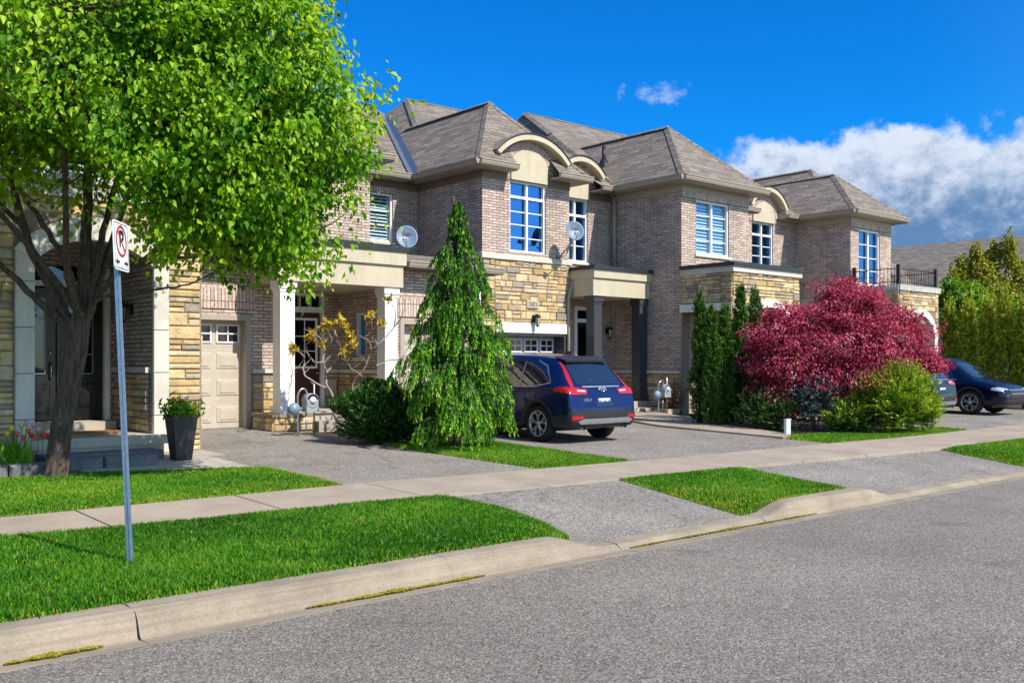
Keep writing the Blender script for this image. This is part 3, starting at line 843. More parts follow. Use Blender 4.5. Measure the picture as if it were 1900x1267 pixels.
garage_door(HA, FY(17.6), 6.06, 8.32, .36, 2.44, GDOOR, 4, 4)['label'] = 'taupe panelled garage door with small square panes'
for (a, b) in ((3.36, 3.6), (5.2, 5.43)):
    pl = MB(); z = .3; 
    for h in (.55, .62, .62, .62, .42):
        pl.bev(a + .002, b - .002, YA - .09, YA + .08, z + .004, z + h - .004, .008); z += h
    pl.build('pilaster', LIME, HA)
ar = MB(); o_, _ = arc_pts(4.4, 1.06, 3.13, .52, 14); i_, _ = arc_pts(4.4, .8, 3.0, .33, 14)
for k in range(14):
    ar.prism([(o_[k][0], o_[k][1]), (o_[k + 1][0], o_[k + 1][1]), (i_[k + 1][0], i_[k + 1][1]), (i_[k][0], i_[k][1])], YA - .1, YA + .1, 0, lambda a, b, c: (a, c, b))
ar.build('portico_arch', LIME, HA)
spn = MB(); spn.poly([(5.2, YA + .05, 2.95)] + [(x, YA + .05, z) for x, z in reversed(i_)] + [(3.6, YA + .05, 2.95), (3.6, YA + .05, 3.45), (5.2, YA + .05, 3.45)]); spn.build('arch_infill', LIME, HA)
# double door
for (a, b, hx) in ((3.66, 4.34, 4.26), (4.36, 5.04, 4.44)):
    d = MB(); d.box(a, b, 15.76, 15.82, .74, 2.75)
    d.bev(a + .08, b - .08, 15.745, 15.77, .84, 1.3, .02)
    o = d.build('front_door', DARKDOOR, HA)
    g2 = MB(); g2.box(a + .16, b - .16, 15.75, 15.758, 1.45, 2.6); g2.build('pane', DGLASS, o)
    lt = MB()
    for xx in (a + .16, (a + b) / 2, b - .16): lt.box(xx - .008, xx + .008, 15.735, 15.748, 1.45, 2.6)
    for zz in (1.45, 1.75, 2.3, 2.6): lt.box(a + .16, b - .16, 15.737, 15.747, zz - .008, zz + .008)
    lt.build('lattice', plain('lead_came', (.2, .2, .2), .4, .5), o)
    hd = MB(); hd.tube([(hx, 15.75, 1.62), (hx, 15.69, 1.58), (hx, 15.69, 1.42), (hx, 15.75, 1.36)], .012, 6); hd.lathe([(0, 15.72), (.03, 15.725), (.035, 15.76)], (hx, 0, 1.78), 10, axis='y'); hd.build('handle', CHROME, o)
df = MB(); df.box(3.6, 3.66, 15.66, 15.84, .7, 3.1); df.box(5.04, 5.12, 15.66, 15.84, .7, 3.1); df.box(3.66, 5.04, 15.66, 15.84, 2.78, 2.86); df.build('door_frame', WHITE, HA)
tr = MB(); tr.box(3.66, 5.04, 15.78, 15.8, 2.86, 3.1); tr.build('transom_pane', DGLASS, HA)
lantern(HA, FX(5.2), 14.9, 2.42)
stp = MB(); stp.box(3.0, 5.2, 13.62, 15.7, .1, .58); stp.box(3.55, 5.1, 15.3, 15.72, .58, .72); stp.box(2.96, 5.24, 13.58, 13.66, .47, .6); stp.build('landing', STEPC, HA)
stp = MB(); stp.bev(3.5, 5.02, 13.15, 13.6, .2, .42, .02); stp.build('step', DSTONE, HA)
mt = MB(); mt.box(4.2, 5.0, 14.5, 15.1, .582, .6); mt.build('doormat', plain('orange_mat', (.3, .14, .05), .9), HA)
window(HA, FY(YA), *WA, 2, 4, None, True)
hz = MB(); hip_roof(hz, -4.4, 6.4, 13.7, 27.4, ZE, 3.2, 17.8, 24, 9.4); hz.build('main_roof', SHINGLE, HA)
gt = MB(); eave_ring(gt, [(-4.4, 13.7), (6.4, 13.7)], ZE + .01); eave_ring(gt, [(6.4, 13.7), (6.4, 27.4)], ZE + .01)
eave_ring(gt, [(5.95, 17.2), (9.0, 17.2)], 3.75); gt.build('gutter', TRIMB, HA)
ef = MB(); ef.box(-4.4, 6.4, 13.7, 14.15, ZE - .14, ZE - .11); ef.box(5.9, 6.4, 14.153, 27.4, ZE - .14, ZE - .11); ef.box(5.96, 9.0, 17.2, 17.6, 3.58, 3.62); ef.build('soffit', TRIMB, HA)
lr = MB(); lr.add([(5.96, 17.2, 3.76), (9.0, 17.2, 3.76), (9.0, 19.0, 4.2), (5.96, 19.0, 4.2), (5.96, 17.2, 3.6), (9.0, 17.2, 3.6), (9.0, 19.0, 4.1), (5.96, 19.0, 4.1)], [(0, 1, 2, 3), (4, 7, 6, 5), (0, 3, 7, 4), (1, 5, 6, 2)]); lr.build('garage_roof', SHINGLE, HA)

# ---------- house 2425
H1 = empty('row_house', (11, 17, .36), 'second house from the left with white porch columns, burgundy front door and plaque 2425', 'house', 'row houses along the street')
mb = MB()
wall(mb, FY(18.8), 8.95, 11.1, .3, 3.6, [(9.82, 10.72, .66, 3.15)], 0, .12)
WS = (17.7, 18.1, 1.75, 2.7)
wall(mb, FX(11.1), 16.9, 18.8, .3, 3.6, [WS]); 
G2 = (11.5, 13.2, .3, 2.5)
wall(mb, FY(16.9), 11.1, 13.5, .1, 3.6, [G2], 0, .28); wall(mb, FXp(13.5), 16.9, 20.6, .1, 3.9)
wall(mb, FY(20.6), 13.5, 14.5, .1, 3.9)
# upper
wall(mb, FY(19.0), 5.95, 12.05, 3.6, ZE - .1, [(9.2, 10.6, 4.4, 5.9)]); wall(mb, FXp(12.05), 19.0, 20.6, 3.6, ZE - .1)
WR = (13.0, 13.75, 4.7, 5.92)
wall(mb, FY(20.6), 12.05, 14.5, 3.6, ZE - .1, [WR]); wall(mb, FX(5.95), 19, 27, 3.8, ZE - .1)
mb.box(5.95, 14.5, 27, 27.2, 0, ZE)
mb.build('brick_wall', BRICK, H1)

def friezes(house, mat, lst):
    for F, a, b in lst:
        fz = MB(); frieze(fz, F, a, b); fz.build('frieze', mat, house)
def boxes(name, mat, house, lst):
    for b in lst:
        mb_ = MB(); mb_.box(*b); mb_.build(name, mat, house)
def stone_bases(house, lst):
    for F, a0, a1, z0, z1, m_, seed in lst:
        sb_ = MB(); wall(sb_, F, a0, a1, z0, z1, [], 0); ashlar(sb_, F, a0 + m_, a1 - m_, z0 + .25, z1 - .02, [], seed); sb_.build('stone_base', [MORTAR, STONE], house)
boxes('soldier_course', SOLDIER, H1, [(12.9, 13.85, 20.575, 20.6, 5.93, ZE - .325), (11.4, 13.3, 16.875, 16.9, 2.6, 2.98), (11.075, 11.1, 17.62, 18.18, 2.7, 3.0)])
friezes(H1, SOFF, [(FY(20.6), 12.05, 14.5), (FY(19.0), 5.95, 12.05)])
stone_bases(H1, [(FX(11.09), 16.9, 18.8, .3, 1.4, .05, 14), (FY(18.79), 10.8, 11.1, .3, 1.4, .03, 15)])
boxes('sill_band', LIME, H1, [(11.03, 11.1, 16.88, 18.75, 1.4, 1.48), (10.78, 11.02, 18.73, 18.8, 1.4, 1.48)])
window(H1, FX(11.1), *WS, 1, 1, None, False, .1)
window(H1, FY(20.6), *WR, 1, 3, None, True, .1, 'narrow white window with louvred shutters')
window(H1, FY(19.0), 9.2, 10.6, 4.4, 5.9, 2, 4, None, True)
garage_door(H1, FY(16.9), 11.55, 13.15, .36, 2.44, GDOOR, 3, 4, False)
number_plate(H1, '2425', 12.55, 16.9, 3.2)
# door 2425
d = MB(); d.box(9.9, 10.66, 18.86, 18.91, .7, 2.72); 
d.bev(9.98, 10.58, 18.845, 18.862, .8, 1.3, .02); o = d.build('front_door', BROWNDOOR, H1)
fr = MB()
for (a, b, p, q) in ((9.97, 10.02, 1.5, 2.6), (10.54, 10.59, 1.5, 2.6), (10.02, 10.54, 1.5, 1.55), (10.02, 10.54, 2.55, 2.6)): fr.box(a, b, 18.83, 18.858, p, q)
for zz in (1.88, 2.2): fr.box(10.02, 10.54, 18.84, 18.855, zz - .01, zz + .01)
fr.box(10.27, 10.29, 18.842, 18.854, 1.55, 2.55)
fr.build('pane_frame', WHITE, o)
g2 = MB(); g2.box(10.02, 10.54, 18.846, 18.856, 1.55, 2.55); g2.build('pane', DGLASS, o)
hd = MB(); hd.tube([(10.6, 18.86, 1.4), (10.6, 18.8, 1.4), (10.54, 18.8, 1.4)], .012, 6); hd.build('handle', CHROME, o)
df = MB(); df.box(9.82, 9.9, 18.78, 18.93, .66, 3.15); df.box(10.66, 10.74, 18.78, 18.93, .66, 3.15); df.box(9.9, 10.66, 18.78, 18.93, 2.72, 2.84); df.box(9.9, 10.66, 18.78, 18.93, 3.08, 3.15)
for xx in (10.15, 10.41): df.box(xx - .012, xx + .012, 18.8, 18.92, 2.84, 3.08)
df.build('door_frame', WHITE, H1)
tr = MB(); tr.box(9.9, 10.66, 18.9, 18.91, 2.84, 3.08); tr.build('transom_pane', DGLASS, H1)
# porch 1
bx = MB(); bx.box(8.42, 11.27, 16.5, 18.79, 3.17, 3.62); bx.box(8.37, 11.32, 16.45, 18.79, 3.62, 3.9); bx.box(8.4, 11.29, 16.47, 18.79, 3.6, 3.635); bx.build('porch_beam', BEIGE, H1)
bx = MB(); bx.box(8.33, 11.36, 16.41, 19.0, 3.9, 3.98); bx.box(9.7, 10.6, 16.6, 17.2, 3.98, 4.06); bx.build('porch_roof', BLACKCAP, H1)
for cx in (8.68, 11.02): column(H1, cx, 16.72, .3, .66, 3.17, WHITE)
fl = MB(); fl.box(8.7, 11.09, 16.75, 18.79, .2, .64); fl.box(8.75, 11.09, 16.7, 17.0, .64, .67); fl.box(9.2, 10.6, 16.3, 16.7, .2, .5); fl.build('porch_floor', STEPC, H1)
lg = MB(); lg.box(8.3, 9.1, 16.38, 17.2, .2, .6); lg.box(8.26, 9.14, 16.34, 17.24, .6, .66)
ashlar(lg, FY(16.38), 8.3, 9.1, .34, .6, [], 16, 1, .8); ashlar(lg, FX(8.3), 16.38, 17.2, .34, .6, [], 17, 1, .8); lg.build('stone_plinth', [MORTAR, STONE], H1)
# garage 2 roof
lr = MB(); lr.add([(11.37, 16.5, 3.72), (13.95, 16.5, 3.72), (13.95, 18.1, 4.08), (11.37, 18.1, 4.08), (11.37, 16.5, 3.6), (13.95, 16.5, 3.6), (13.95, 18.1, 3.6), (11.37, 18.1, 3.6)], [(0, 1, 2, 3), (4, 7, 6, 5), (0, 3, 7, 4), (1, 5, 6, 2), (3, 2, 6, 7), (0, 4, 5, 1)]); lr.build('garage_roof', SHINGLE, H1)
lr = MB(); lr.box(11.37, 14.48, 18.1, 20.6, 3.85, 3.98); lr.box(13.2, 13.9, 17.6, 17.9, 4.05, 4.12); lr.build('flat_roof', BLACKCAP, H1)
gt = MB(); eave_ring(gt, [(11.37, 16.5), (13.95, 16.5)], 3.73); eave_ring(gt, [(13.95, 16.5), (13.95, 18)], 3.73)
eave_ring(gt, [(5.95, 18.6), (12.45, 18.6)], ZE + .01); eave_ring(gt, [(12.45, 18.6), (12.45, 20.2)], ZE + .01); eave_ring(gt, [(12.5, 20.2), (14.1, 20.2)], ZE + .01); gt.build('gutter', TRIMB, H1)
ef = MB(); ef.box(5.95, 12.45, 18.6, 19.02, ZE - .14, ZE - .11); ef.box(12.03, 12.45, 19.023, 20.3, ZE - .14, ZE - .11); ef.box(12.453, 14.2, 20.2, 20.65, ZE - .14, ZE - .11); ef.build('soffit', TRIMB, H1)
rf = MB(); hip_roof(rf, 7.6, 12.45, 18.6, 24, ZE, 10.02, 20.9, 23.5, 8.6); ridge_cap(rf, (12.45, 18.6, ZE), (10.02, 20.9, 8.6)); rf.build('gable_roof', SHINGLE, H1)
rf = MB(); rf.poly([(5.0, 20.2, ZE), (17.2, 20.2, ZE), (17.2, 27, 10.07), (5.0, 27, 10.07)]); rf.poly([(5.0, 33.8, ZE), (17.2, 33.8, ZE), (17.2, 27, 10.07), (5.0, 27, 10.07)]); rf.build('main_roof', SHINGLE, H1)
vl = MB(); va = Vector((14.1, 20.2, ZE)); vb = Vector((16.75, 25.5, 9.26)); e1 = Vector((-.17, 0, .01)); e2 = Vector((.13, 0, .15)); up = Vector((0, -.02, .03))
vl.add([va + e1 + up, vb + e1 + up, vb + up * .5, va + up * .5, vb + e2 + up, va + e2 + up], [(0, 1, 2, 3), (3, 2, 4, 5)]); vl.build('valley_flashing', STEEL, H1)
downpipe(H1, [(13.78, 16.82, 3.6), (13.62, 16.86, 3.35), (13.56, 16.84, 3.2), (13.56, 16.84, .5)], 'white downpipe between brick and stone garages', .04, WHITE)
bs = MB(); bs.box(10.78, 11.0, 18.72, 18.79, .9, 1.25); bs.build('meter_box', BEIGE, H1)

# ---------- house 2421
H2 = empty('row_house', (16, 17.5, .36), 'middle house with the large arched upper window over a stone garage front and plaque 2421', 'house', 'row houses along the street')
YB = 17.9
st = MB(); G3 = (14.9, 17.28, .3, 2.36)
wall(st, FY(YB), 14.5, 17.4, .1, 4.15, [G3], 0, .4); wall(st, FX(14.5), YB, 20.6, .1, 4.15, [], 0); wall(st, FXp(17.4), YB, 18.5, .1, 4.15, [], 0)
ashlar(st, FY(YB), 14.5, 17.4, .36, 4.13, [(14.88, 17.3, .3, 2.62)], 21); ashlar(st, FX(14.5), YB, 20.5, 3.4, 4.13, [], 22); ashlar(st, FXp(17.4), YB, 18.5, .36, 4.13, [], 23)
st.build('stone_wall', [MORTAR, STONE], H2)
mb = MB(); WB = (15.37, 16.57, 4.36, 6.12); WB2 = (17.78, 18.68, 4.35, 6.05)
wall(mb, FY(YB), 14.5, 17.4, 4.15, ZE - .1, [(WB[0], WB[1], 4.36, 6.4)]); wall(mb, FX(14.5), YB, 22, 4.15, ZE - .1); wall(mb, FXp(17.4), YB, 18.5, 4.15, ZE - .1)
wall(mb, FY(18.5), 17.4, 19.6, .1, ZE - .1, [WB2, (18.15, 19.12, .66, 3.15)]); wall(mb, FX(14.5), 22, 27, .1, ZE)
mb.box(14.5, 19.6, 27, 27.2, 0, ZE)
mb.build('brick_wall', BRICK, H2)
sb = MB(); sb.bev(14.44, 17.46, YB - .07, YB + .02, 4.13, 4.26, .015); sb.box(14.44, 14.5, YB + .02, 20.5, 4.13, 4.26); sb.build('sill_band', LIME, H2)
ln = MB()
for k in range(5): ln.bev(14.88 + k * .484 + .003, 14.88 + (k + 1) * .484 - .003, YB - .06, YB + .1, 2.36, 2.62, .008)
ln.build('garage_lintel', plain('white_stone', (.70, .68, .62), .7, bumpd=.003), H2)
friezes(H2, SOFF, [(FY(YB), 14.5, 15.3), (FY(YB), 16.64, 17.4), (FX(14.5), YB, 22), (FY(18.5), 17.4, 17.72), (FY(18.5), 18.74, 19.6)])
garage_door(H2, FY(YB), 15.0, 17.18, .36, 2.3, GDOORG, 4, 4, True, .4)['label'] = 'grey panelled garage door in deep shade'
number_plate(H2, '2421', 16.08, YB - .03, 3.08)
lantern(H2, FY(YB - .04), 16.12, 2.72)
window(H2, FY(YB), *WB, 2, 4, 5.72, False, .1, 'tall white window with transom and grid bars', sill=False)
window(H2, FY(18.5), *WB2, 2, 3, 5.6, False, .1)
arch_dormer(H2, 15.97, 1.22, 6.70, .55, 17.62, YB - .02, 18.55, .6, 6.12, 6.62, .3, .2)
arch_dormer(H2, 18.23, .86, 6.68, .45, 18.2, 18.48, 19.0, .42, 6.05, 6.45, .3, .18)
gable_roof_parts(H2, 14.1, 17.8, 17.5, 15.95, 19.4, 23.2, 8.42, (15.3, 16.66, 17.98), 23.5, (15.28, 16.66))
rf = MB(); T = (17.45, 25.3, 10.0); A = (14.1, 19.3, ZE)
rf.poly([A, (22, 19.3, ZE), (22, 25.3, 10.0), T]); rf.poly([(14.1, 31.5, ZE), A, T]); rf.poly([(14.1, 31.5, ZE), T, (22, 25.3, 10), (22, 31.5, ZE)])
ridge_cap(rf, (16.0, 22.72, 8.45), T); ridge_cap(rf, T, (22, 25.3, 10))
# small roof over the recess
rf.poly([(17.4, 18.02, ZE), (17.8, 18.02, ZE), (17.8, 19.5, ZE + .9), (17.4, 19.5, ZE + .9)]); rf.poly([(18.7, 18.02, ZE), (19.7, 18.02, ZE), (19.7, 20.6, ZE + 1.55), (18.7, 20.6, ZE + 1.55)]); rf.poly([(17.4, 18.6, ZE + .36), (19.7, 18.6, ZE + .36), (19.7, 20.6, ZE + 1.55), (17.4, 20.6, ZE + 1.55)])
rf.build('main_roof', SHINGLE, H2)
gt = MB(); eave_ring(gt, [(18.72, 18.02), (19.3, 18.02)], ZE + .01); gt.box(18.7, 19.3, 18.02, 18.5, ZE - .14, ZE - .11); gt.build('gutter', TRIMB, H2)
# porch 2
bx = MB(); bx.box(17.42, 19.58, 17.05, 18.49, 3.33, 3.78); bx.box(17.4, 19.59, 17.0, 18.49, 3.78, 4.0); bx.box(17.41, 19.585, 17.02, 18.49, 3.76, 3.79); bx.build('porch_beam', BEIGE, H2)
bx = MB(); bx.box(17.36, 19.66, 16.95, 18.5, 4.0, 4.09); bx.build('porch_roof', BLACKCAP, H2)
for cx in (17.66, 19.38): column(H2, cx, 17.26, .28, .62, 3.33, CHAR)
fl = MB(); fl.box(17.45, 19.55, 17.0, 18.49, .2, .62); fl.box(17.45, 19.4, 16.55, 17.0, .2, .46); fl.build('porch_floor', STEPC, H2)
d = MB(); d.box(18.25, 19.03, 18.56, 18.61, .64, 2.72); o = d.build('front_door', DARKDOOR, H2)
g2 = MB(); g2.box(18.4, 18.9, 18.546, 18.556, 1.3, 2.6); g2.build('pane', DGLASS, o)
hd = MB(); hd.tube([(18.32, 18.56, 1.5), (18.32, 18.5, 1.5), (18.38, 18.5, 1.5)], .012, 6); hd.build('handle', CHROME, o)
df = MB(); df.box(18.15, 18.25, 18.46, 18.63, .64, 3.15); df.box(19.03, 19.13, 18.46, 18.63, .64, 3.15); df.box(18.25, 19.03, 18.46, 18.63, 2.72, 2.82); df.box(18.25, 19.03, 18.46, 18.63, 3.05, 3.15); df.build('door_frame', WHITE, H2)
tr = MB(); tr.box(18.25, 19.03, 18.58, 18.6, 2.82, 3.05); tr.build('transom_pane', DGLASS, H2)
lantern(H2, FY(18.5), 19.42, 2.5)
downpipe(H2, [(17.5, 17.9, 3.85), (17.42, 17.8, 3.7), (17.36, 17.8, 3.55), (17.3, 17.82, 3.3), (17.3, 17.82, .4)], 'bent beige downpipe beside the porch beam')
hp = MB(); hp.box(17.42, 17.6, 17.72, 17.9, 3.74, 3.95); hp.build('rain_head', TRIMB, H2)

# ---------- house 3
H3 = empty('row_house', (21, 16, .36), 'house behind the cedars with a shuttered upper window over a flat roofed stone block', 'house', 'row houses along the street')
mb = MB(); W3 = (20.2, 21.62, 4.5, 5.92)
wall(mb, FX(19.6), 16, 27, .1, ZE - .1); wall(mb, FY(16), 19.6, 22.5, 4.1, ZE - .1, [W3]); wall(mb, FXp(22.5), 16, 18, 0, ZE - .1)
W3b = (25.5, 26.65, 4.35, 6.1)
wall(mb, FY(18), 22.5, 27.9, 0, ZE - .1, [(W3b[0], W3b[1], 4.35, 6.3)]); mb.box(19.6, 27.9, 27, 27.2, 0, ZE)
wall(mb, FY(16), 19.6, 22.5, 0, 4.1)
mb.build('brick_wall', BRICK, H3)
so = MB(); so.box(20.0, 21.82, 15.975, 16, 5.93, ZE - .32); so.box(21.82, 22.5, 15.978, 16, 5.93, ZE - .32); so.box(19.62, 20.0, 15.978, 16, 5.93, ZE - .32); so.build('soldier_course', SOLDIER, H3)
friezes(H3, TRIMB, [(FY(16), 19.6, 22.5), (FX(19.6), 16, 22), (FY(18), 22.5, 25.2), (FY(18), 26.9, 27.9)])
st = MB(); SO = (14.75, 15.98, .2, 2.92); AO = (20.15, 22.05, .2, 3.05)
wall(st, FX(19.6), 14.4, 16, .1, 3.9, [SO], 0, .3); ashlar(st, FX(19.6), 14.4, 15.98, .36, 3.9, [(14.75, 16.2, .2, 3.14)], 31)
wall(st, FY(14.4), 19.6, 22.5, .1, 3.9, [AO], 0, .3); ashlar(st, FY(14.4), 19.6, 22.5, .36, 3.9, [(19.98, 22.22, .2, 3.1)], 32)
wall(st, FXp(22.5), 14.4, 16, .1, 3.9, [], 0)
wall(st, FX(19.59), 16.02, 18.5, .3, 1.35, [], 0); ashlar(st, FX(19.59), 16.02, 18.4, .36, 1.33, [], 33)
st.build('stone_wall', [MORTAR, STONE], H3)
boxes('sill_band', LIME, H3, [(19.54, 22.56, 14.33, 16.0, 3.88, 4.02), (19.52, 19.6, 16.02, 18.5, 1.35, 1.43)])
bx = MB(); bx.box(19.5, 22.6, 14.28, 16.0, 4.02, 4.12); bx.build('flat_roof', BLACKCAP, H3)
WS_ = MATS['white_stone']
ln = MB(); ln.box(19.52, 19.9, 14.72, 16.0, 2.92, 3.12); ln.build('opening_lintel', WS_, H3)
ar = MB(); o_, _ = arc_pts(21.1, 1.12, 2.75, .5, 14); i_, _ = arc_pts(21.1, .95, 2.7, .35, 14)
for k in range(14): ar.prism([o_[k], o_[k + 1], i_[k + 1], i_[k]], 14.32, 14.7, 0, lambda a, b, c: (a, c, b))
ar.box(19.98, 20.15, 14.33, 14.7, .36, 2.75); ar.box(22.05, 22.22, 14.33, 14.7, .36, 2.75); ar.build('portico_arch', WS_, H3)
window(H3, FY(16), *W3, 2, 4, None, True, .1, 'white framed window with half closed louvred shutters')
window(H3, FY(18), *W3b, 2, 4, 5.7, False, .1, 'tall arched window with white transom', sill=False)
gable_roof_parts(H3, 19.2, 22.85, 15.6, 21.02, 17.65, 22, 8.27, None, 22.2)
arch_dormer(H3, 26.07, 1.0, 6.58, .6, 17.7, 17.98, 18.9, .57, 6.1, 6.3, .45, .2)
rf = MB(); T = (21.4, 24.1, 10.0); A = (19.2, 17.9, ZE)
rf.poly([A, (25.2, 17.6, ZE), (25.2, 24.1, 10.0), T]); rf.poly([(25.2, 18.1, ZE + .3), (26.9, 18.1, ZE + .3), (28.5, 24.1, 10), (25.2, 24.1, 10)]); rf.poly([(26.9, 17.6, ZE), (28.5, 17.6, ZE), (28.5, 24.1, 10.0), (26.9, 18.1, ZE + .3)])
rf.poly([(19.2, 31, ZE), A, T]); rf.poly([(19.2, 31, ZE), T, (28.5, 24.1, 10), (28.5, 31, ZE)]); ridge_cap(rf, (20.7, 22.1, 8.85), T); ridge_cap(rf, T, (28.5, 24.1, 10)); rf.build('main_roof', SHINGLE, H3)
for (ga, gb) in ((22.9, 25.3), (26.85, 27.5)):
    gt = MB(); eave_ring(gt, [(ga, 17.6), (gb, 17.6)], ZE + .01); gt.box(ga, gb, 17.6, 18, ZE - .14, ZE - .11); gt.box(ga, gb, 17.6, 17.64, ZE - .14, ZE + .0); gt.build('gutter', TRIMB, H3)
gp = MB(); gp.box(26.84, 26.9, 17.62, 18.2, ZE - .14, ZE + .04); gp.poly([(26.9, 17.6, ZE), (26.9, 18.2, ZE), (26.9, 18.2, ZE + .36)]); gp.build('dormer_cheek', TRIMB, H3)
pv = MB(); vx, vy = 20.15, 19.3; vz = ZE + (vx - 19.2) * 1.027; pv.tube([(vx, vy, vz - .1), (vx, vy, vz + .5)], .055, 10); pv.lathe([(.2, vz - .12), (.09, vz + .12), (.06, vz + .14)], (vx, vy, 0), 12); pv.build('vent_pipe', BLACKM, H3)
downpipe(H3, [(19.52, 18.3, 6.2), (19.52, 18.3, 4.1)], 'straight grey downpipe in the inner corner', .045)

# ---------- house 4
H4 = empty('row_house', (29, 16, .36), 'farthest row house with a black balcony railing above a white arched stone entrance', 'house', 'row houses along the street')
mb = MB(); W4 = (28.4, 29.72, 4.15, 5.9)
wall(mb, FX(27.9), 16, 27, .1, ZE - .1); wall(mb, FY(16), 27.9, 30.45, .1, ZE - .1, [W4]); wall(mb, FXp(30.45), 16, 27, .1, ZE - .1); mb.box(27.9, 30.45, 27, 27.2, 0, ZE)
mb.build('brick_wall', BRICK, H4)
so = MB(); so.box(27.92, 30.43, 15.975, 16, 5.93, ZE - .32); so.build('soldier_course', SOLDIER, H4)
friezes(H4, TRIMB, [(FY(16), 27.9, 30.45), (FX(27.9), 16, 22)])
window(H4, FY(16), *W4, 2, 4, None, False, .1, 'white balcony window with grid bars and a curtain')
st = MB(); wall(st, FX(27.9), 14.4, 16, .1, 3.85, [], 0); ashlar(st, FX(27.9), 14.4, 15.98, .36, 3.85, [], 41)
wall(st, FY(14.4), 27.9, 30.4, .1, 3.85, [(28.25, 30.05, .2, 2.85)], 0, .3); ashlar(st, FY(14.4), 27.9, 30.4, .36, 3.85, [(28.1, 30.2, .2, 3.25)], 42); wall(st, FXp(30.4), 14.4, 16, .1, 3.85, [], 0)
st.build('stone_wall', [MORTAR, STONE], H4)
sb = MB(); sb.box(27.84, 30.46, 14.33, 16, 3.84, 4.0); sb.build('sill_band', LIME, H4)
ar = MB(); o_, _ = arc_pts(29.15, 1.08, 2.55, .75, 16); i_, _ = arc_pts(29.15, .88, 2.5, .6, 16)
for k in range(16): ar.prism([o_[k], o_[k + 1], i_[k + 1], i_[k]], 14.31, 14.7, 0, lambda a, b, c: (a, c, b))
ar.box(28.07, 28.27, 14.315, 14.7, .36, 2.55); ar.box(30.03, 30.23, 14.315, 14.7, .36, 2.55); ar.build('portico_arch', WS_, H4)
dd = MB(); dd.box(28.3, 30.0, 15.2, 15.25, .36, 3.2); dd.build('entrance_door', plain('brown_door', (.05, .03, .02), .5), H4)
gable_roof_parts(H4, 27.5, 30.85, 15.6, 29.25, 17.4, 24, 7.95, None, 26)
rf = MB(); hip_roof(rf, 27.5, 31.9, 16.6, 30, ZE, 29.75, 18.55, 27, 8.35); ridge_cap(rf, (29.75, 18.55, 8.35), (29.75, 27, 8.35)); ridge_cap(rf, (29.35, 18.2, 8.0), (29.75, 18.55, 8.35)); rf.build('main_roof', SHINGLE, H4)
rl = MB()
for (p, q) in (((27.95, 14.45), (30.35, 14.45)), ((27.95, 14.45), (27.95, 15.95)), ((30.35, 14.45), (30.35, 15.95))):
    n = int(math.hypot(q[0] - p[0], q[1] - p[1]) / .11)
    rl.tube([(p[0], p[1], 4.1), (q[0], q[1], 4.1)], .014, 5); rl.tube([(p[0], p[1], 4.5), (q[0], q[1], 4.5)], .015, 5)
    for k in range(n + 1):
        x = p[0] + (q[0] - p[0]) * k / n; y = p[1] + (q[1] - p[1]) * k / n
        rl.tube([(x, y, 4.0), (x, y, 4.57)], .008, 4)
for (x, y) in ((27.95, 14.45), (30.35, 14.45), (27.95, 15.9)): rl.box(x - .045, x + .045, y - .045, y + .045, 4.0, 4.62)
rl.build('balcony_railing', BLACKM, H4)
ic = MB(); r4 = random.Random(5)
for (p, q) in (((27.82, 14.3), (30.5, 14.3)), ((27.82, 14.3), (27.82, 15.95))):
    n = int(math.hypot(q[0] - p[0], q[1] - p[1]) / .09)
    for k in range(n):
        x = p[0] + (q[0] - p[0]) * k / n; y = p[1] + (q[1] - p[1]) * k / n; ic.tube([(x, y, 4.02), (x + .01, y, 4.0 - r4.uniform(.05, .22))], .008, 4, cap=False)
ic.build('icicle_light_string', plain('white_wire', (.6, .62, .65), .5), H4)

# ---------- far house
HF = empty('far_house', (60, 28, .4), 'distant brick house with a big brown hip roof behind the trees on the right', 'house')
mb = MB(); wall(mb, FX(56.5), 18, 40, 0, 5.6); wall(mb, FY(18), 56.5, 66, 0, 5.6); mb.build('brick_wall', BRICK, HF)
rf = MB(); hip_roof(rf, 56, 66.5, 17.5, 41, 5.6, 61.2, 22.8, 36, 9.35)
rf.poly([(54.5, 27.6, 5.6), (54.5, 33.5, 5.6), (57.5, 30.6, 8.0)]); rf.poly([(54.5, 27.6, 5.6), (57.5, 30.6, 8.0), (62, 30.6, 8.0), (60, 27.6, 5.6)]); rf.poly([(54.5, 33.5, 5.6), (57.5, 30.6, 8.0), (62, 30.6, 8.0), (60, 33.5, 5.6)]); rf.build('roof', SHINGLE, HF)
mb = MB(); mb.box(54.9, 58, 28, 33, 0, 5.6); mb.build('bay', BRICK, HF)
gt = MB(); eave_ring(gt, [(56, 41), (56, 17.5), (66.5, 17.5)], 5.62); gt.build('gutter', TRIMB, HF)
ww = MB(); window(HF, FX(56.5), 21.5, 23.2, 3.2, 4.8, 2, 3, None, False, .05)

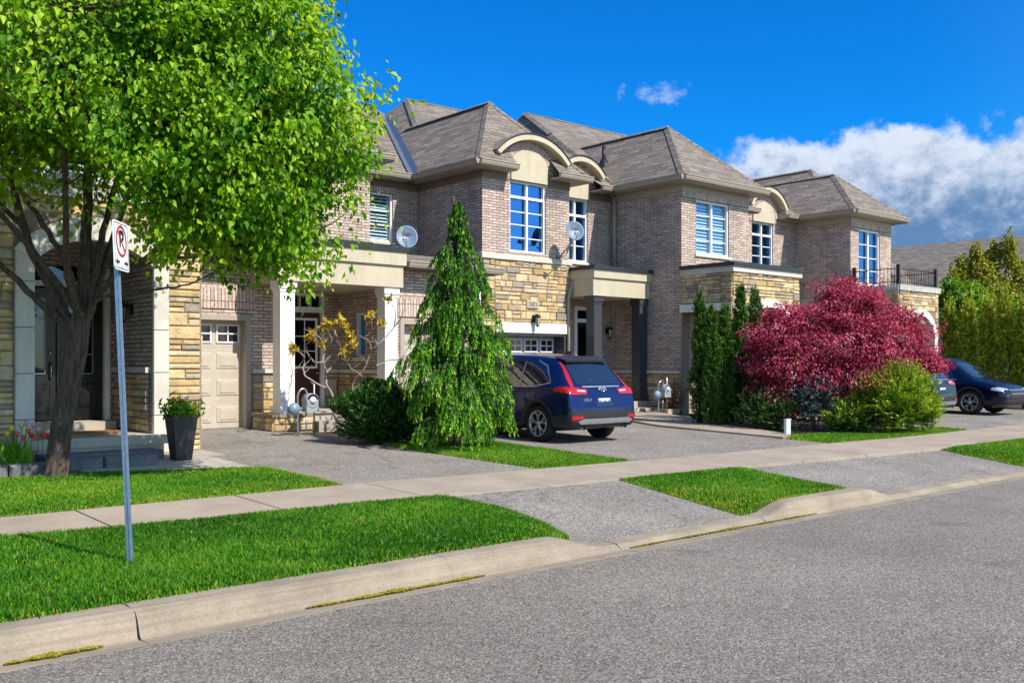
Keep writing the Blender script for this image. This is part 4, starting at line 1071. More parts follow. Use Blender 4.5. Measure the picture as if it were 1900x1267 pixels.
# ================================================================== CARS
def car_paint(name, c):
    m, nt, p, o = new_mat(name)
    p.inputs['Base Color'].default_value = hexs(*c); p.inputs['Roughness'].default_value = .3
    p.inputs['Metallic'].default_value = .4; p.inputs['Coat Weight'].default_value = .55; p.inputs['Specular IOR Level'].default_value = .2; p.inputs['Coat Roughness'].default_value = .02
    n = noise(nt, 3, 3); r = ramp(nt, [(.3, (.28,) * 3), (.7, (.36,) * 3)], n); nt.links.new(r.outputs[0], p.inputs['Roughness'])
    return m
BLUEP = car_paint('deep_blue_paint', (.003, .014, .09)); GREYP = car_paint('graphite_paint', (.005, .007, .011)); GREYP.node_tree.nodes['Principled BSDF'].inputs['Metallic'].default_value = 0.; NAVYP = car_paint('midnight_paint', (.002, .006, .03))
TINT, nt_, p_, o_x = new_mat('tinted_car_glass'); p_.inputs['Base Color'].default_value = hexs(.006, .01, .02); p_.inputs['Roughness'].default_value = .02; p_.inputs['Specular IOR Level'].default_value = .9
p_.inputs['Coat Weight'].default_value = 1.; p_.inputs['Coat Roughness'].default_value = .01
REDL, nt_, p_, o_x = new_mat('red_lens'); p_.inputs['Base Color'].default_value = hexs(.38, .006, .008); p_.inputs['Roughness'].default_value = .12; p_.inputs['Coat Weight'].default_value = 1.
CLEARL = plain('clear_lens', (.6, .62, .66), .08, .5, coat=1.)
PLAST = plain('black_plastic', (.02, .021, .024), .5)
SILV = plain('silver_trim', (.45, .46, .48), .3, .8)
PLATE = plain('licence_plate', (.7, .75, .8), .5, var=.03); PLINK = plain('plate_ink', (.02, .06, .25), .5)

STN = [(0.00, .74, .42, .60, .72, .64, .66), (.03, .84, .34, .66, .82, .70, .76), (.09, .89, .28, .90, .86, .95, .78), (.15, .905, .26, 1.0, .88, 1.06, .74),
       (.28, .915, .25, 1.03, .89, 1.20, .70), (.48, .92, .24, 1.03, .895, 1.44, .66), (.64, .92, .24, 1.03, .9, 1.57, .63), (.80, .925, .23, 1.03, .9, 1.62, .63), (1.4, .925, .22, 1.02, .9, 1.67, .64),
       (2.2, .925, .22, 1.01, .9, 1.685, .64), (2.8, .925, .22, .99, .9, 1.65, .62), (3.1, .925, .22, .985, .89, 1.50, .61), (3.45, .925, .22, .98, .88, 1.22, .66), (3.7, .925, .22, .96, .87, 1.04, .72),
       (4.1, .91, .23, .90, .85, .98, .70), (4.4, .88, .26, .80, .80, .88, .64), (4.55, .80, .3, .66, .74, .72, .58), (4.6, .7, .4, .58, .62, .62, .5)]
def car_body_mesh():
    bm = bmesh.new(); rings = []
    for (y, hm, zl, zb, hb, zt, ht) in STN:
        z1 = zl + (zb - zl) * .62
        half = [(0, zl), (.6 * hm, zl), (.94 * hm, zl + .02), (hm * .985, zl + .12), (hm, z1), (hm * .99, zb - .06), (hb, zb), ((hb * .45 + ht * .55), zb + (zt - zb) * .55), (ht, zt - .05), (ht * .86, zt - .008), (ht * .4, zt + .012), (0, zt + .018)]
        pts = half + [(-x, z) for x, z in half[-2:0:-1]]
        rings.append([bm.verts.new((x, y, z)) for x, z in pts])
    m = len(rings[0])
    for i in range(len(rings) - 1):
        for k in range(m): bm.faces.new((rings[i][k], rings[i + 1][k], rings[i + 1][(k + 1) % m], rings[i][(k + 1) % m]))
    bm.faces.new(rings[0]); bm.faces.new(rings[-1][::-1])
    bmesh.ops.recalc_face_normals(bm, faces=bm.faces[:])
    me = bpy.data.meshes.new('body'); bm.to_mesh(me); bm.free(); return me
WHEELS = [(.93, .35), (3.59, .35)]
def eval_mesh(o):
    dg = bpy.context.evaluated_depsgraph_get(); dg.update()
    return bpy.data.meshes.new_from_object(o.evaluated_get(dg))
def cut_body():
    me = car_body_mesh(); o = bpy.data.objects.new('t', me); COL.objects.link(o)
    s = o.modifiers.new('s', 'SUBSURF'); s.levels = 2; s.render_levels = 2
    full = eval_mesh(o); cs = []
    c = MB()
    for (y, z) in WHEELS:
        for sx in (-1, 1):
            mb = MB(); mb.lathe([(0, sx * .62), (.405, sx * .62), (.405, sx * 1.1), (0, sx * 1.1)], (0, y, z), 32, axis='x', smooth=False)
            co = mb.build('cut', PLAST, None); cs.append(co)
            bm = bmesh.new(); bm.from_mesh(co.data); bmesh.ops.remove_doubles(bm, verts=bm.verts[:], dist=1e-4); bmesh.ops.recalc_face_normals(bm, faces=bm.faces[:]); bm.to_mesh(co.data); bm.free()
            b = o.modifiers.new('b', 'BOOLEAN'); b.operation = 'DIFFERENCE'; b.object = co; b.solver = 'EXACT'
    cut = eval_mesh(o)
    for co in cs: bpy.data.objects.remove(co)
    bpy.data.objects.remove(o)
    cut.polygons.foreach_set('use_smooth', [True] * len(cut.polygons))
    bm = bmesh.new(); bm.from_mesh(full); bv = BVHTree.FromBMesh(bm); bm.free()
    return cut, bv
BODY, BVH = cut_body()

def project(polys, axis, off, mat, name, parent, mirror=False, step=.045, thick=.0):
    """lay outlines on the body. axis: 'l' (from -x), 'r', 'b' (from -y rear), 'f' (from +y), 't' (from top, poly in x,y)"""
    bm = bmesh.new()
    allp = list(polys)
    if mirror: allp += [[(-a, b) for a, b in p][::-1] for p in polys]
    for p in allp: bm.faces.new([bm.verts.new((a, b, 0)) for a, b in p])
    bmesh.ops.triangulate(bm, faces=bm.faces[:])
    xs_ = [v.co.x for v in bm.verts]; ys_ = [v.co.y for v in bm.verts]
    for mn, mx, no in ((min(xs_), max(xs_), (1, 0, 0)), (min(ys_), max(ys_), (0, 1, 0))):
        t = mn + step
        while t < mx:
            bmesh.ops.bisect_plane(bm, geom=bm.verts[:] + bm.edges[:] + bm.faces[:], plane_co=(t * no[0], t * no[1], 0), plane_no=no); t += step
    for v in bm.verts:
        a, b = v.co.x, v.co.y
        if axis == 'l': o_, d_ = Vector((-2, a, b)), Vector((1, 0, 0))
        elif axis == 'r': o_, d_ = Vector((2, a, b)), Vector((-1, 0, 0))
        elif axis == 'b': o_, d_ = Vector((a, -1, b)), Vector((0, 1, 0))
        elif axis == 'f': o_, d_ = Vector((a, 6, b)), Vector((0, -1, 0))
        else: o_, d_ = Vector((a, b, 3)), Vector((0, 0, -1))
        hit, nrm, _, _ = BVH.ray_cast(o_, d_)
        if hit is None:
            hit, nrm, _, _ = BVH.find_nearest(o_ + d_ * (1.2 if axis in 'lr' else 1.))
        if nrm.dot(d_) > 0: nrm = -nrm
        v.co = hit + nrm * off
    be = [e for e in bm.edges if e.is_boundary]
    bmesh.ops.recalc_face_normals(bm, faces=bm.faces[:])
    me = bpy.data.meshes.new(name); bm.to_mesh(me); bm.free(); me.materials.append(mat)
    me.polygons.foreach_set('use_smooth', [True] * len(me.polygons)); me.update()
    o = bpy.data.objects.new(name, me); COL.objects.link(o); o.parent = parent
    return o

def wheel(parent, x, y, z, sgn, style=0):
    w = MB(); r = .355
    w.lathe([(.24, -.10), (.30, -.115), (.335, -.11), (r, -.08), (r + .004, -.03), (r + .004, .03), (r, .08), (.335, .11), (.30, .115), (.24, .10)], (x, y, z), 36, axis='x')
    o = w.build('tyre', RUBBER, parent, LOCAL)
    rm = MB(); rm.lathe([(.0, 0), (.235, 0)], (x + sgn * .03, y, z), 30, 1, axis='x')
    rm.lathe([(.243, .02), (.25, .108), (.235, .113), (.225, .04)], (x, y, z), 36, 0, axis='x') if sgn > 0 else rm.lathe([(.243, -.02), (.25, -.108), (.235, -.113), (.225, -.04)], (x, y, z), 36, 0, axis='x')
    xo = x + sgn * .1; xi = x + sgn * .05
    for k in range(5):
        for (da, dw) in ((-.16, .05), (.2, .05)):
            t = k * 2 * math.pi / 5 + .3; a0 = t; a1 = t + da; pts = []
            for (rr, aa, ww) in ((.05, a0, .035), (.13, a0 + da * .3, .026), (.235, a1 + da * .9, .022)):
                pts.append((rr, aa, ww))
            vs = []
            for (rr, aa, ww) in pts:
                for s_ in (-1, 1):
                    py = y + rr * math.cos(aa) - s_ * ww * math.sin(aa) * .7; pz = z + rr * math.sin(aa) + s_ * ww * math.cos(aa) * .7
                    vs.append((xo - sgn * .01 * (rr < .1), py, pz)); vs.append((xi, py, pz))
            fs = []
            for i in range(2):
                b = i * 4; fs += [(b, b + 2, b + 6, b + 4), (b, b + 4, b + 5, b + 1), (b + 2, b + 3, b + 7, b + 6)]
            rm.add(vs, fs, 0)
    rm.lathe([(0, sgn * .005), (.05, 0), (.055, -sgn * .05)], (xo, y, z), 14, 0, axis='x')
    rm.build('rim', [SILV, BLACKM], o, LOCAL)
    return o

def make_car(name, loc, rz, paint, label, cat, group, plate=None, badge=None):
    root = empty(name, loc, label, cat, group, rz); root.scale = (.9, .9, .9)
    bd = BODY.copy(); bd.materials.clear(); bd.materials.append(paint); bd.materials.append(PLAST)
    for p in bd.polygons:
        p.material_index = 0
        c = p.center
        for (y, z) in WHEELS:
            if abs(math.hypot(c.y - y, c.z - z) - .405) < .02 and abs(p.normal.x) < .5: p.material_index = 1
        if c.z < .24 or (abs(c.x) < .7 and abs(c.x) > .6 and abs(p.normal.x) > .9 and c.z < .8): p.material_index = 1
    b = bpy.data.objects.new('body', bd); COL.objects.link(b); b.parent = root
    for (y, z) in WHEELS:
        for sx in (-1, 1):
            wheel(root, sx * .80, y, z, sx)
            # arch trim
            mb = MB(); pts_o = []; n = 22
            for i in range(n + 1):
                t = math.pi * (-.08 + 1.16 * i / n)
                for rr in (.40, .47):
                    yy = y + rr * math.cos(t); zz = z + rr * math.sin(t)
                    h, nn, _, _ = BVH.ray_cast(Vector((sx * 2, yy, max(.24, zz))), Vector((-sx, 0, 0)))
                    pts_o.append(((h.x if h else sx * .9) + sx * .012, yy, max(.23, zz)))
            mb.add(pts_o, [(2 * i, 2 * i + 1, 2 * i + 3, 2 * i + 2) for i in range(n)], 0, True); mb.build('arch_trim', PLAST, root, LOCAL)
    for ax in 'lr':
        project([[(.62, 1.13), (1.02, 1.06), (1.45, 1.045), (1.45, 1.52), (1.15, 1.53), (.85, 1.42)], [(1.5, 1.045), (2.22, 1.035), (2.22, 1.55), (1.5, 1.53)], [(2.3, 1.035), (3.16, 1.02), (2.95, 1.32), (2.62, 1.51), (2.3, 1.545)]], ax, .004, TINT, 'side_window', root)
        project([[(.6, 1.115), (1.02, 1.04), (3.2, 1.0), (3.2, 1.02), (1.02, 1.06), (.62, 1.135)], [(1.46, 1.05), (1.49, 1.05), (1.49, 1.53), (1.46, 1.53)], [(.6, 1.12), (.62, 1.12), (.87, 1.43), (1.15, 1.54), (1.15, 1.56), (.84, 1.45)]], ax, .008, SILV, 'window_trim', root)
        project([[(1.36, .24), (3.16, .24), (3.16, .38), (1.36, .38)], [(.05, .3), (.5, .3), (.5, .5), (.05, .56)]], ax, .012, PLAST, 'sill_cladding', root)
        project([[(1.475, .4), (1.485, .4), (1.485, 1.02), (1.475, 1.02)], [(2.245, .4), (2.255, .4), (2.255, 1.02), (2.245, 1.02)]], ax, .0015, PLAST, 'door_seam', root)
        project([[(1.6, .88), (1.8, .88), (1.8, .91), (1.6, .91)], [(2.36, .88), (2.56, .88), (2.56, .91), (2.36, .91)]], ax, .02, paint, 'door_handle', root)
        mr = MB(); s = -1 if ax == 'l' else 1; mr.lathe([(0, -.09), (.06, -.07), (.075, 0), (.06, .07), (0, .09)], (s * 1.0, 2.95, 1.1), 12, axis='x'); mr.build('wing_mirror', paint, root, LOCAL)
    # rear
    project([[(-.6, 1.09), (.6, 1.09), (.56, 1.5), (-.56, 1.5)]], 'b', .006, TINT, 'rear_window', root)
    tl = [[(-.905, .93), (-.8, .9), (-.44, .91), (-.40, 1.0), (-.66, 1.02), (-.9, 1.03)], [(-.78, 1.03), (-.70, 1.02), (-.645, 1.2), (-.595, 1.5), (-.622, 1.5), (-.685, 1.3)]]
    project(tl, 'b', .014, REDL, 'tail_light', root); project([[(-a, b_) for a, b_ in p][::-1] for p in tl], 'b', .014, REDL, 'tail_light', root)
    project([[(.12, .93), (.45, .97), (.5, 1.02), (.3, 1.06), (.14, 1.03)]], 'l', .013, REDL, 'tail_light', root); project([[(.12, .93), (.45, .97), (.5, 1.02), (.3, 1.06), (.14, 1.03)]], 'r', .013, REDL, 'tail_light', root)
    for s_ in (-1, 1): project([[(s_ * .66, .96), (s_ * .46, .95), (s_ * .46, .985), (s_ * .66, .99)]], 'b', .018, CLEARL, 'reverse_lens', root)
    project([[(-.5, 1.03), (.5, 1.03), (.5, 1.055), (-.5, 1.055)], [(-.12, .98), (.12, .98), (.08, 1.03), (-.08, 1.03)]], 'b', .02, SILV, 'tailgate_trim', root)
    project([[(-.86, .3), (.86, .3), (.88, .6), (-.88, .6)]], 'b', .01, PLAST, 'rear_bumper', root)
    project([[(-.66, .37), (.66, .37), (.74, .42), (.6, .46), (-.6, .46), (-.74, .42)]], 'b', .03, SILV, 'skid_plate', root)
    for s_ in (-1, 1): project([[(s_ * .84, .44), (s_ * .58, .47), (s_ * .62, .52), (s_ * .84, .52)]], 'b', .022, REDL, 'reflector', root)
    project([[(-.615, .62), (-.605, .62), (-.605, .9), (-.615, .9)], [(-.61, .64), (.61, .64), (.61, .65), (-.61, .65)], [(.605, .62), (.615, .62), (.615, .9), (.605, .9)]], 'b', .003, PLAST, 'tailgate_seam', root)
    project([[(-.24, .68), (.24, .68), (.2, .84), (-.2, .84)]], 'b', .006, plain('plate_recess', (.01, .02, .05), .4), 'plate_recess', root)
    pl = MB(); pl.bev(-.155, .155, .035, .055, .69, .83, .004); po = pl.build('licence_plate', PLATE, root, LOCAL)
    if plate: text_obj(plate, .105, Matrix.Translation((0, .033, .755)) @ TY, PLINK, 'plate_letters', po, origin=LOCAL, boldness=.002)
    if badge: text_obj(badge, .085, Matrix.Translation((-.43, .06, .8)) @ TY, CHROME, 'model_badge', root, origin=LOCAL, ext=.012, boldness=.003)
    eb = MB(); eb.lathe([(.05, -.006), (.055, .0), (.045, .006)], (0, .085, 1.0), 16, axis='y'); eb.box(-.03, -.018, .075, .09, .97, 1.03); eb.box(.018, .03, .075, .09, .97, 1.03); eb.box(-.02, .02, .075, .09, .993, 1.006); eb.build('emblem', CHROME, root, LOCAL)
    sp = MB(); sp.add([(-.56, .50, 1.545), (.56, .50, 1.545), (.60, .8, 1.635), (-.60, .8, 1.635), (-.56, .51, 1.51), (.56, .51, 1.51), (.58, .66, 1.56), (-.58, .66, 1.56)], [(0, 1, 2, 3), (4, 7, 6, 5), (0, 4, 5, 1), (0, 3, 7, 4), (1, 5, 6, 2)]); sp.build('spoiler', PLAST if plate else paint, root, LOCAL)
    wp = MB(); wp.tube([(.0, .19, 1.12), (-.1, .235, 1.17), (-.28, .25, 1.18)], .009, 5); wp.build('rear_wiper', BLACKM, root, LOCAL)
    an = MB(); an.add([(-.03, .95, 1.66), (.03, .95, 1.66), (.0, 1.2, 1.67), (0, .93, 1.735), (0, 1.0, 1.73)], [(0, 1, 3), (0, 3, 4, 2), (1, 2, 4, 3), (0, 2, 1)]); an.build('roof_fin', PLAST, root, LOCAL)
    for s in (-1, 1):
        ex = MB(); ex.tube([(s * .56, .02, .30), (s * .56, .3, .30)], .045, 12, cap=False); ex.tube([(s * .56, .06, .30), (s * .56, .3, .30)], .035, 12, 1); ex.build('exhaust', [CHROME, PLAST], root, LOCAL)
    ub = MB(); ub.box(-.55, .55, .7, 4.1, .2, .3); ub.tube([(-.75, .93, .33), (.75, .93, .33)], .05, 8); ub.build('underbody', PLAST, root, LOCAL)
    # front
    project([[(-.66, 1.06), (.66, 1.06), (.6, 1.52), (-.6, 1.52)]], 'f', .006, TINT, 'windscreen', root)
    project([[(.5, .72), (.86, .72), (.84, .8), (.5, .76)]], 'f', .012, CLEARL, 'headlight', root); project([[(-.86, .72), (-.5, .72), (-.5, .76), (-.84, .8)]], 'f', .012, CLEARL, 'headlight', root)
    project([[(4.2, .72), (4.5, .68), (4.48, .74), (4.22, .8)]], 'l', .012, CLEARL, 'headlight', root); project([[(4.2, .72), (4.5, .68), (4.48, .74), (4.22, .8)]], 'r', .012, CLEARL, 'headlight', root)
    project([[(-.48, .5), (.48, .5), (.5, .7), (-.5, .7)]], 'f', .01, PLAST, 'grille', root)
    project([[(-.85, .28), (.85, .28), (.8, .44), (-.8, .44)]], 'f', .01, PLAST, 'front_bumper', root)
    project([[(-.5, .7), (.5, .7), (.5, .725), (-.5, .725)], [(-.48, .6), (.48, .6), (.48, .615), (-.48, .615)]], 'f', .02, SILV, 'grille_bar', root)
    return root

make_car('parked_car', (11.9, 11.35, gzd(12)), 0, BLUEP, 'shiny deep blue compact SUV parked rear to the street beside the weeping cypress', 'car', 'cars parked in driveways', 'TF 40.20', 'CR-V')
make_car('parked_car', (23.35, 10.9, gzd(12)), 0, GREYP, 'dark grey SUV half hidden by the yellow green bush, rear to the street', 'car', 'cars parked in driveways', '77 20')
make_car('parked_car', (26.6, 14.6, gzd(12)), math.pi, NAVYP, 'midnight blue SUV parked nose to the street at the right edge by the cedar hedge', 'car', 'cars parked in driveways')

# ================================================================== VEGETATION
rv = np.array([.757, -.653, 0.]); dv = np.array([.653, .757, 0.])
def at(u, D, z=0.):
    r = (u - 950) / 1785 * D; return (.653 * D + .757 * r, .757 * D - .653 * r, z)

LEAF_B = np.array([(0, 0, 0), (-.36, .16, .13), (-.33, .55, .17), (0, 1.08, -.22), (.33, .55, .17), (.36, .16, .13)]); LEAF_BF = [(0, 1, 2, 3), (0, 3, 4, 5)]
LEAF_N = np.array([(0, 0, 0), (-.5, .45, .06), (0, 1, -.05), (.5, .45, .06)]); LEAF_NF = [(0, 1, 2, 3)]
def leaves(name, P, Y, size, width, tint, mat, parent, seed=0, template='B', nrm=None, jit=.5, origin=(0, 0, 0)):
    """P positions; Y leaf axis directions; nrm preferred normals"""
    r = np.random.default_rng(seed); n = len(P)
    T, Fc = (LEAF_B, LEAF_BF) if template == 'B' else (LEAF_N, LEAF_NF)
    Y = Y / (np.linalg.norm(Y, axis=1, keepdims=True) + 1e-9)
    if nrm is None: nrm = r.normal(0, 1, (n, 3))
    nrm = nrm + r.normal(0, jit, (n, 3))
    X = np.cross(Y, nrm); X /= np.linalg.norm(X, axis=1, keepdims=True) + 1e-9
    Z = np.cross(X, Y); s = np.broadcast_to(size, (n,)) if np.ndim(size) == 0 else size
    V = P[:, None] + s[:, None, None] * (T[None, :, 0:1] * X[:, None] * width + T[None, :, 1:2] * Y[:, None] + T[None, :, 2:3] * Z[:, None])
    return np_mesh(name, V.reshape(-1, 3), len(T), Fc, np.clip(tint, 0, 1), mat, parent, origin=origin)

def rdir(r, n):
    d = r.normal(0, 1, (n, 3)); return d / np.linalg.norm(d, axis=1, keepdims=True)
def blob(r, n, c, rad, shell=.5, lump=.18, seed=0):
    d = rdir(r, n); ph = seed * 1.7
    lu = 1 + lump * (np.sin(d[:, 0] * 5 + ph) * np.sin(d[:, 1] * 6 + ph * 2) + np.sin(d[:, 2] * 7 + ph * 3) * np.cos(d[:, 0] * 4))
    k = (1 - shell * r.random(n) ** 1.6) * lu
    P = d * k[:, None] * np.array(rad)
    # rad given in (screen right, depth, up)
    W = P[:, 0:1] * rv + P[:, 1:2] * dv + P[:, 2:3] * np.array([0, 0, 1.])
    N_ = d[:, 0:1] * rv + d[:, 1:2] * dv + d[:, 2:3] * np.array([0, 0, 1.])
    return W + np.array(c), N_
def T3(base, r_, d_, z): return tuple(np.array([base[0], base[1], 0]) + rv * r_ + dv * d_ + np.array([0, 0, z]))

def smooth_path(pts, k=4):
    pts = [Vector(p) for p in pts]; out = []
    P = [pts[0]] + pts + [pts[-1]]
    for i in range(1, len(P) - 2):
        for j in range(k):
            t = j / k; a, b, c, d = P[i - 1], P[i], P[i + 1], P[i + 2]
            out.append(.5 * ((2 * b) + (-a + c) * t + (2 * a - 5 * b + 4 * c - d) * t * t + (-a + 3 * b - 3 * c + d) * t ** 3))
    out.append(pts[-1]); return out
def limb(mb, pts, r0, r1, sides=8, mi=0, k=4, wob=0., rr=None):
    p = smooth_path(pts, k); n = len(p)
    if wob and rr:
        p = [q + Vector((rr.uniform(-wob, wob), rr.uniform(-wob, wob), rr.uniform(-wob, wob))) if 0 < i < n - 1 else q for i, q in enumerate(p)]
    mb.tube(p, [r0 + (r1 - r0) * (i / (n - 1)) ** .8 for i in range(n)], sides, mi); return p

# ---- big tree
BT = (3.35, 12.05); TL = leaf_mat('fresh_tree_leaves', [(0, (.04, .15, .004)), (.35, (.12, .32, .006)), (.7, (.24, .46, .01)), (1, (.42, .60, .03))], .48, .45, .3, (1.35, 1.15, .3))
tree = empty('leafy_tree', (BT[0], BT[1], gz(BT[1])), 'large spreading tree with fresh bright green leaves and dark leaning trunk on the left lawn', 'tree')
tk = MB(); rr_ = random.Random(4)
tp = [(-.06, 0, .12), (-.02, 0, .35), (.03, 0, .8), (.12, 0, 1.3), (.2, 0, 1.75), (.27, 0, 2.25)]
p = smooth_path([T3(BT, *q) for q in tp], 5); nn = len(p)
tk.tube(p, [(.21, .175, .155, .145, .138, .134, .13, .127, .125, .123, .122, .121, .12, .12, .12, .12, .122, .125, .128, .13, .132, .13, .125, .11, .09, .06)[min(25, i)] for i in range(nn)], 16)
LIMBS = [([(.2, 0, 1.95), (-.0, .05, 2.3), (-.31, 0, 2.9), (-.43, 0, 3.3), (-.7, .1, 4.2), (-1.1, .1, 5.2), (-1.3, 0, 6.4)], .1, .03),
         ([(.18, .02, 1.95), (-.18, -.1, 2.33), (-.44, -.2, 2.62), (-.75, -.3, 2.95), (-1.5, -.4, 3.5), (-2.5, -.4, 4.2)], .075, .02),
         ([(.25, 0, 2.0), (.28, .05, 2.5), (.3, .05, 3.0), (.33, .05, 3.6), (.38, 0, 4.5), (.45, 0, 5.8), (.5, 0, 7.6)], .14, .03),
         ([(.27, -.05, 2.15), (.16, -.15, 2.75), (-.08, -.2, 3.2), (-.3, -.3, 3.6), (-.9, -.5, 4.6), (-1.5, -.7, 5.8)], .065, .02),
         ([(.3, 0, 2.0), (.42, -.02, 2.32), (.65, -.1, 2.56), (.96, -.15, 2.73), (1.28, -.2, 2.98), (1.55, -.2, 3.4), (2.0, -.2, 4.2), (2.5, -.1, 5.0)], .085, .02),
         ([(.33, 0, 2.2), (.55, -.15, 2.36), (.96, -.3, 2.43), (1.38, -.45, 2.44), (1.8, -.5, 2.54), (2.5, -.5, 2.9)], .035, .008),
         ([(.3, .02, 2.3), (.42, .1, 2.8), (.52, .1, 3.3), (.8, .1, 4.2), (1.3, .1, 5.2), (1.9, 0, 6.3)], .08, .02),
         ([(.35, .02, 3.9), (.6, -.1, 4.3), (1.0, -.2, 4.9), (1.7, -.3, 5.4), (2.6, -.3, 5.6)], .055, .015),
         ([(1.0, -.15, 2.75), (1.4, .1, 2.85), (1.9, .2, 2.95), (2.5, .2, 3.2), (3.0, .1, 3.6)], .035, .01),
         ([(.28, 0, 2.1), (.3, -.4, 2.6), (.5, -.9, 3.3), (.7, -1.4, 4.4), (.8, -1.7, 5.6)], .07, .02),
         ([(.28, 0, 2.1), (.05, -.4, 2.7), (-.4, -1.0, 3.5), (-.9, -1.5, 4.6), (-1.0, -1.7, 5.6)], .06, .02),
         ([(.3, .1, 2.2), (.45, .3, 2.9), (.6, .6, 3.8), (.8, .8, 5.0), (.9, .7, 6.5)], .07, .02),
         ([(-.4, 0, 3.2), (-.9, .1, 3.6), (-1.7, .1, 4.0), (-2.6, 0, 4.6), (-3.2, 0, 5.2)], .05, .012)]
nodes = []
for pts, a, b in LIMBS:
    q = limb(tk, [T3(BT, *x) for x in pts], a * .70, b * .8, 9, 0, 5, .012, rr_); nodes += q[4:]
ND = np.array([tuple(x) for x in nodes])
r = np.random.default_rng(5)
BL = [((.2, -.5, 5.9), (2.8, 1.9, 2.4), .24), ((2.22, -.8, 4.3), (1.48, 1.1, 1.75), .34), ((2.6, -.8, 3.45), (.85, .8, .8), .09), ((1.5, -.9, 4.15), (1.4, 1.1, 1.4), .12), ((-2.3, -.1, 5.0), (2.0, 1.8, 1.9), .15), ((-.6, -1., 4.5), (1.5, 1.2, 1.2), .1), ((2.1, -.8, 5.8), (1.1, 1.0, 1.2), .07), ((-.2, -2.7, 5.3), (1.9, 1.2, 1.3), .12)]
tw = []; NT = 1560
for i, (c, rad, wt) in enumerate(BL):
    P, _ = blob(r, int(NT * wt), T3(BT, *c), rad, .75, .2, i); tw.append(P)
tw = np.concatenate(tw); tw = tw[~((tw[:, 1] > 13.75) & (tw[:, 0] < 6.2))]; tw = tw[(tw[:, 2] > 2.45)]
rel = tw - np.array([BT[0], BT[1], 0]); rr2 = rel @ rv
# keep the inner underside open so that the limbs show
low = (tw[:, 2] < 3.75 + .2 * np.sin(rr2 * 5)) & (rr2 < 1.3); tw = tw[~(low & ((r.random(len(tw)) < .68) | (tw[:, 2] < 2.9)))]
ctr = np.array(T3(BT, .6, -.1, 5.2))
idx = r.permutation(len(tw))[:520]
for i in idx:
    t_ = tw[i]; d_ = np.linalg.norm(ND - t_, axis=1) + np.maximum(0, ND[:, 2] - t_[2]) * 1.5; s = ND[np.argmin(d_)]
    mid = (s + t_) / 2 + np.array([0, 0, -.06]) + r.normal(0, .07, 3)
    limb(tk, [tuple(s), tuple(mid), tuple(t_)], .017, .004, 5, 0, 3)
tk.build('trunk', BARK, tree)
per = 58; n = len(tw) * per
ct = r.normal(0, .18, len(tw)); P = np.repeat(tw, per, 0) + r.normal(0, 1, (n, 3)) * np.array([.14, .14, .12]) * np.repeat(r.uniform(.6, 1.25, len(tw)), per)[:, None]; ctn = np.repeat(ct, per)
kk = ~((P[:, 1] > 13.95) & (P[:, 0] < 6.2)); P = P[kk]; ctn = ctn[kk]; n = len(P)
out = P - ctr; out /= np.linalg.norm(out, axis=1, keepdims=True)
Yd = out * .55 + np.array([0, 0, -.75]) + r.normal(0, .5, (n, 3))
tint = np.clip(r.normal(.52, .22, n) + ctn + .1 * np.sin(P[:, 0] * 3) * np.sin(P[:, 2] * 4), 0, 1)
leaves('crown', P, Yd, r.uniform(.036, .088, n), 1.0, tint, TL, tree, 3, 'B', out * .7 + np.array([.1, -.35, .45]), .5)

# ---- generic trunk for shrubs
def stems(parent, base, n, h, spread, r0, mat, seed, name='trunk'):
    mb = MB(); q = random.Random(seed)
    for k in range(n):
        a = q.uniform(0, 6.28); s = q.uniform(.3, 1) * spread
        x, y = base[0], base[1]; z = gz(y) - .03
        limb(mb, [(x + q.uniform(-.05, .05), y + q.uniform(-.05, .05), z), (x + math.cos(a) * s * .4, y + math.sin(a) * s * .4, z + h * .4), (x + math.cos(a) * s, y + math.sin(a) * s, z + h * q.uniform(.75, 1))], r0, r0 * .3, 6, 0, 3, .02, q)
    return mb.build(name, mat, parent)

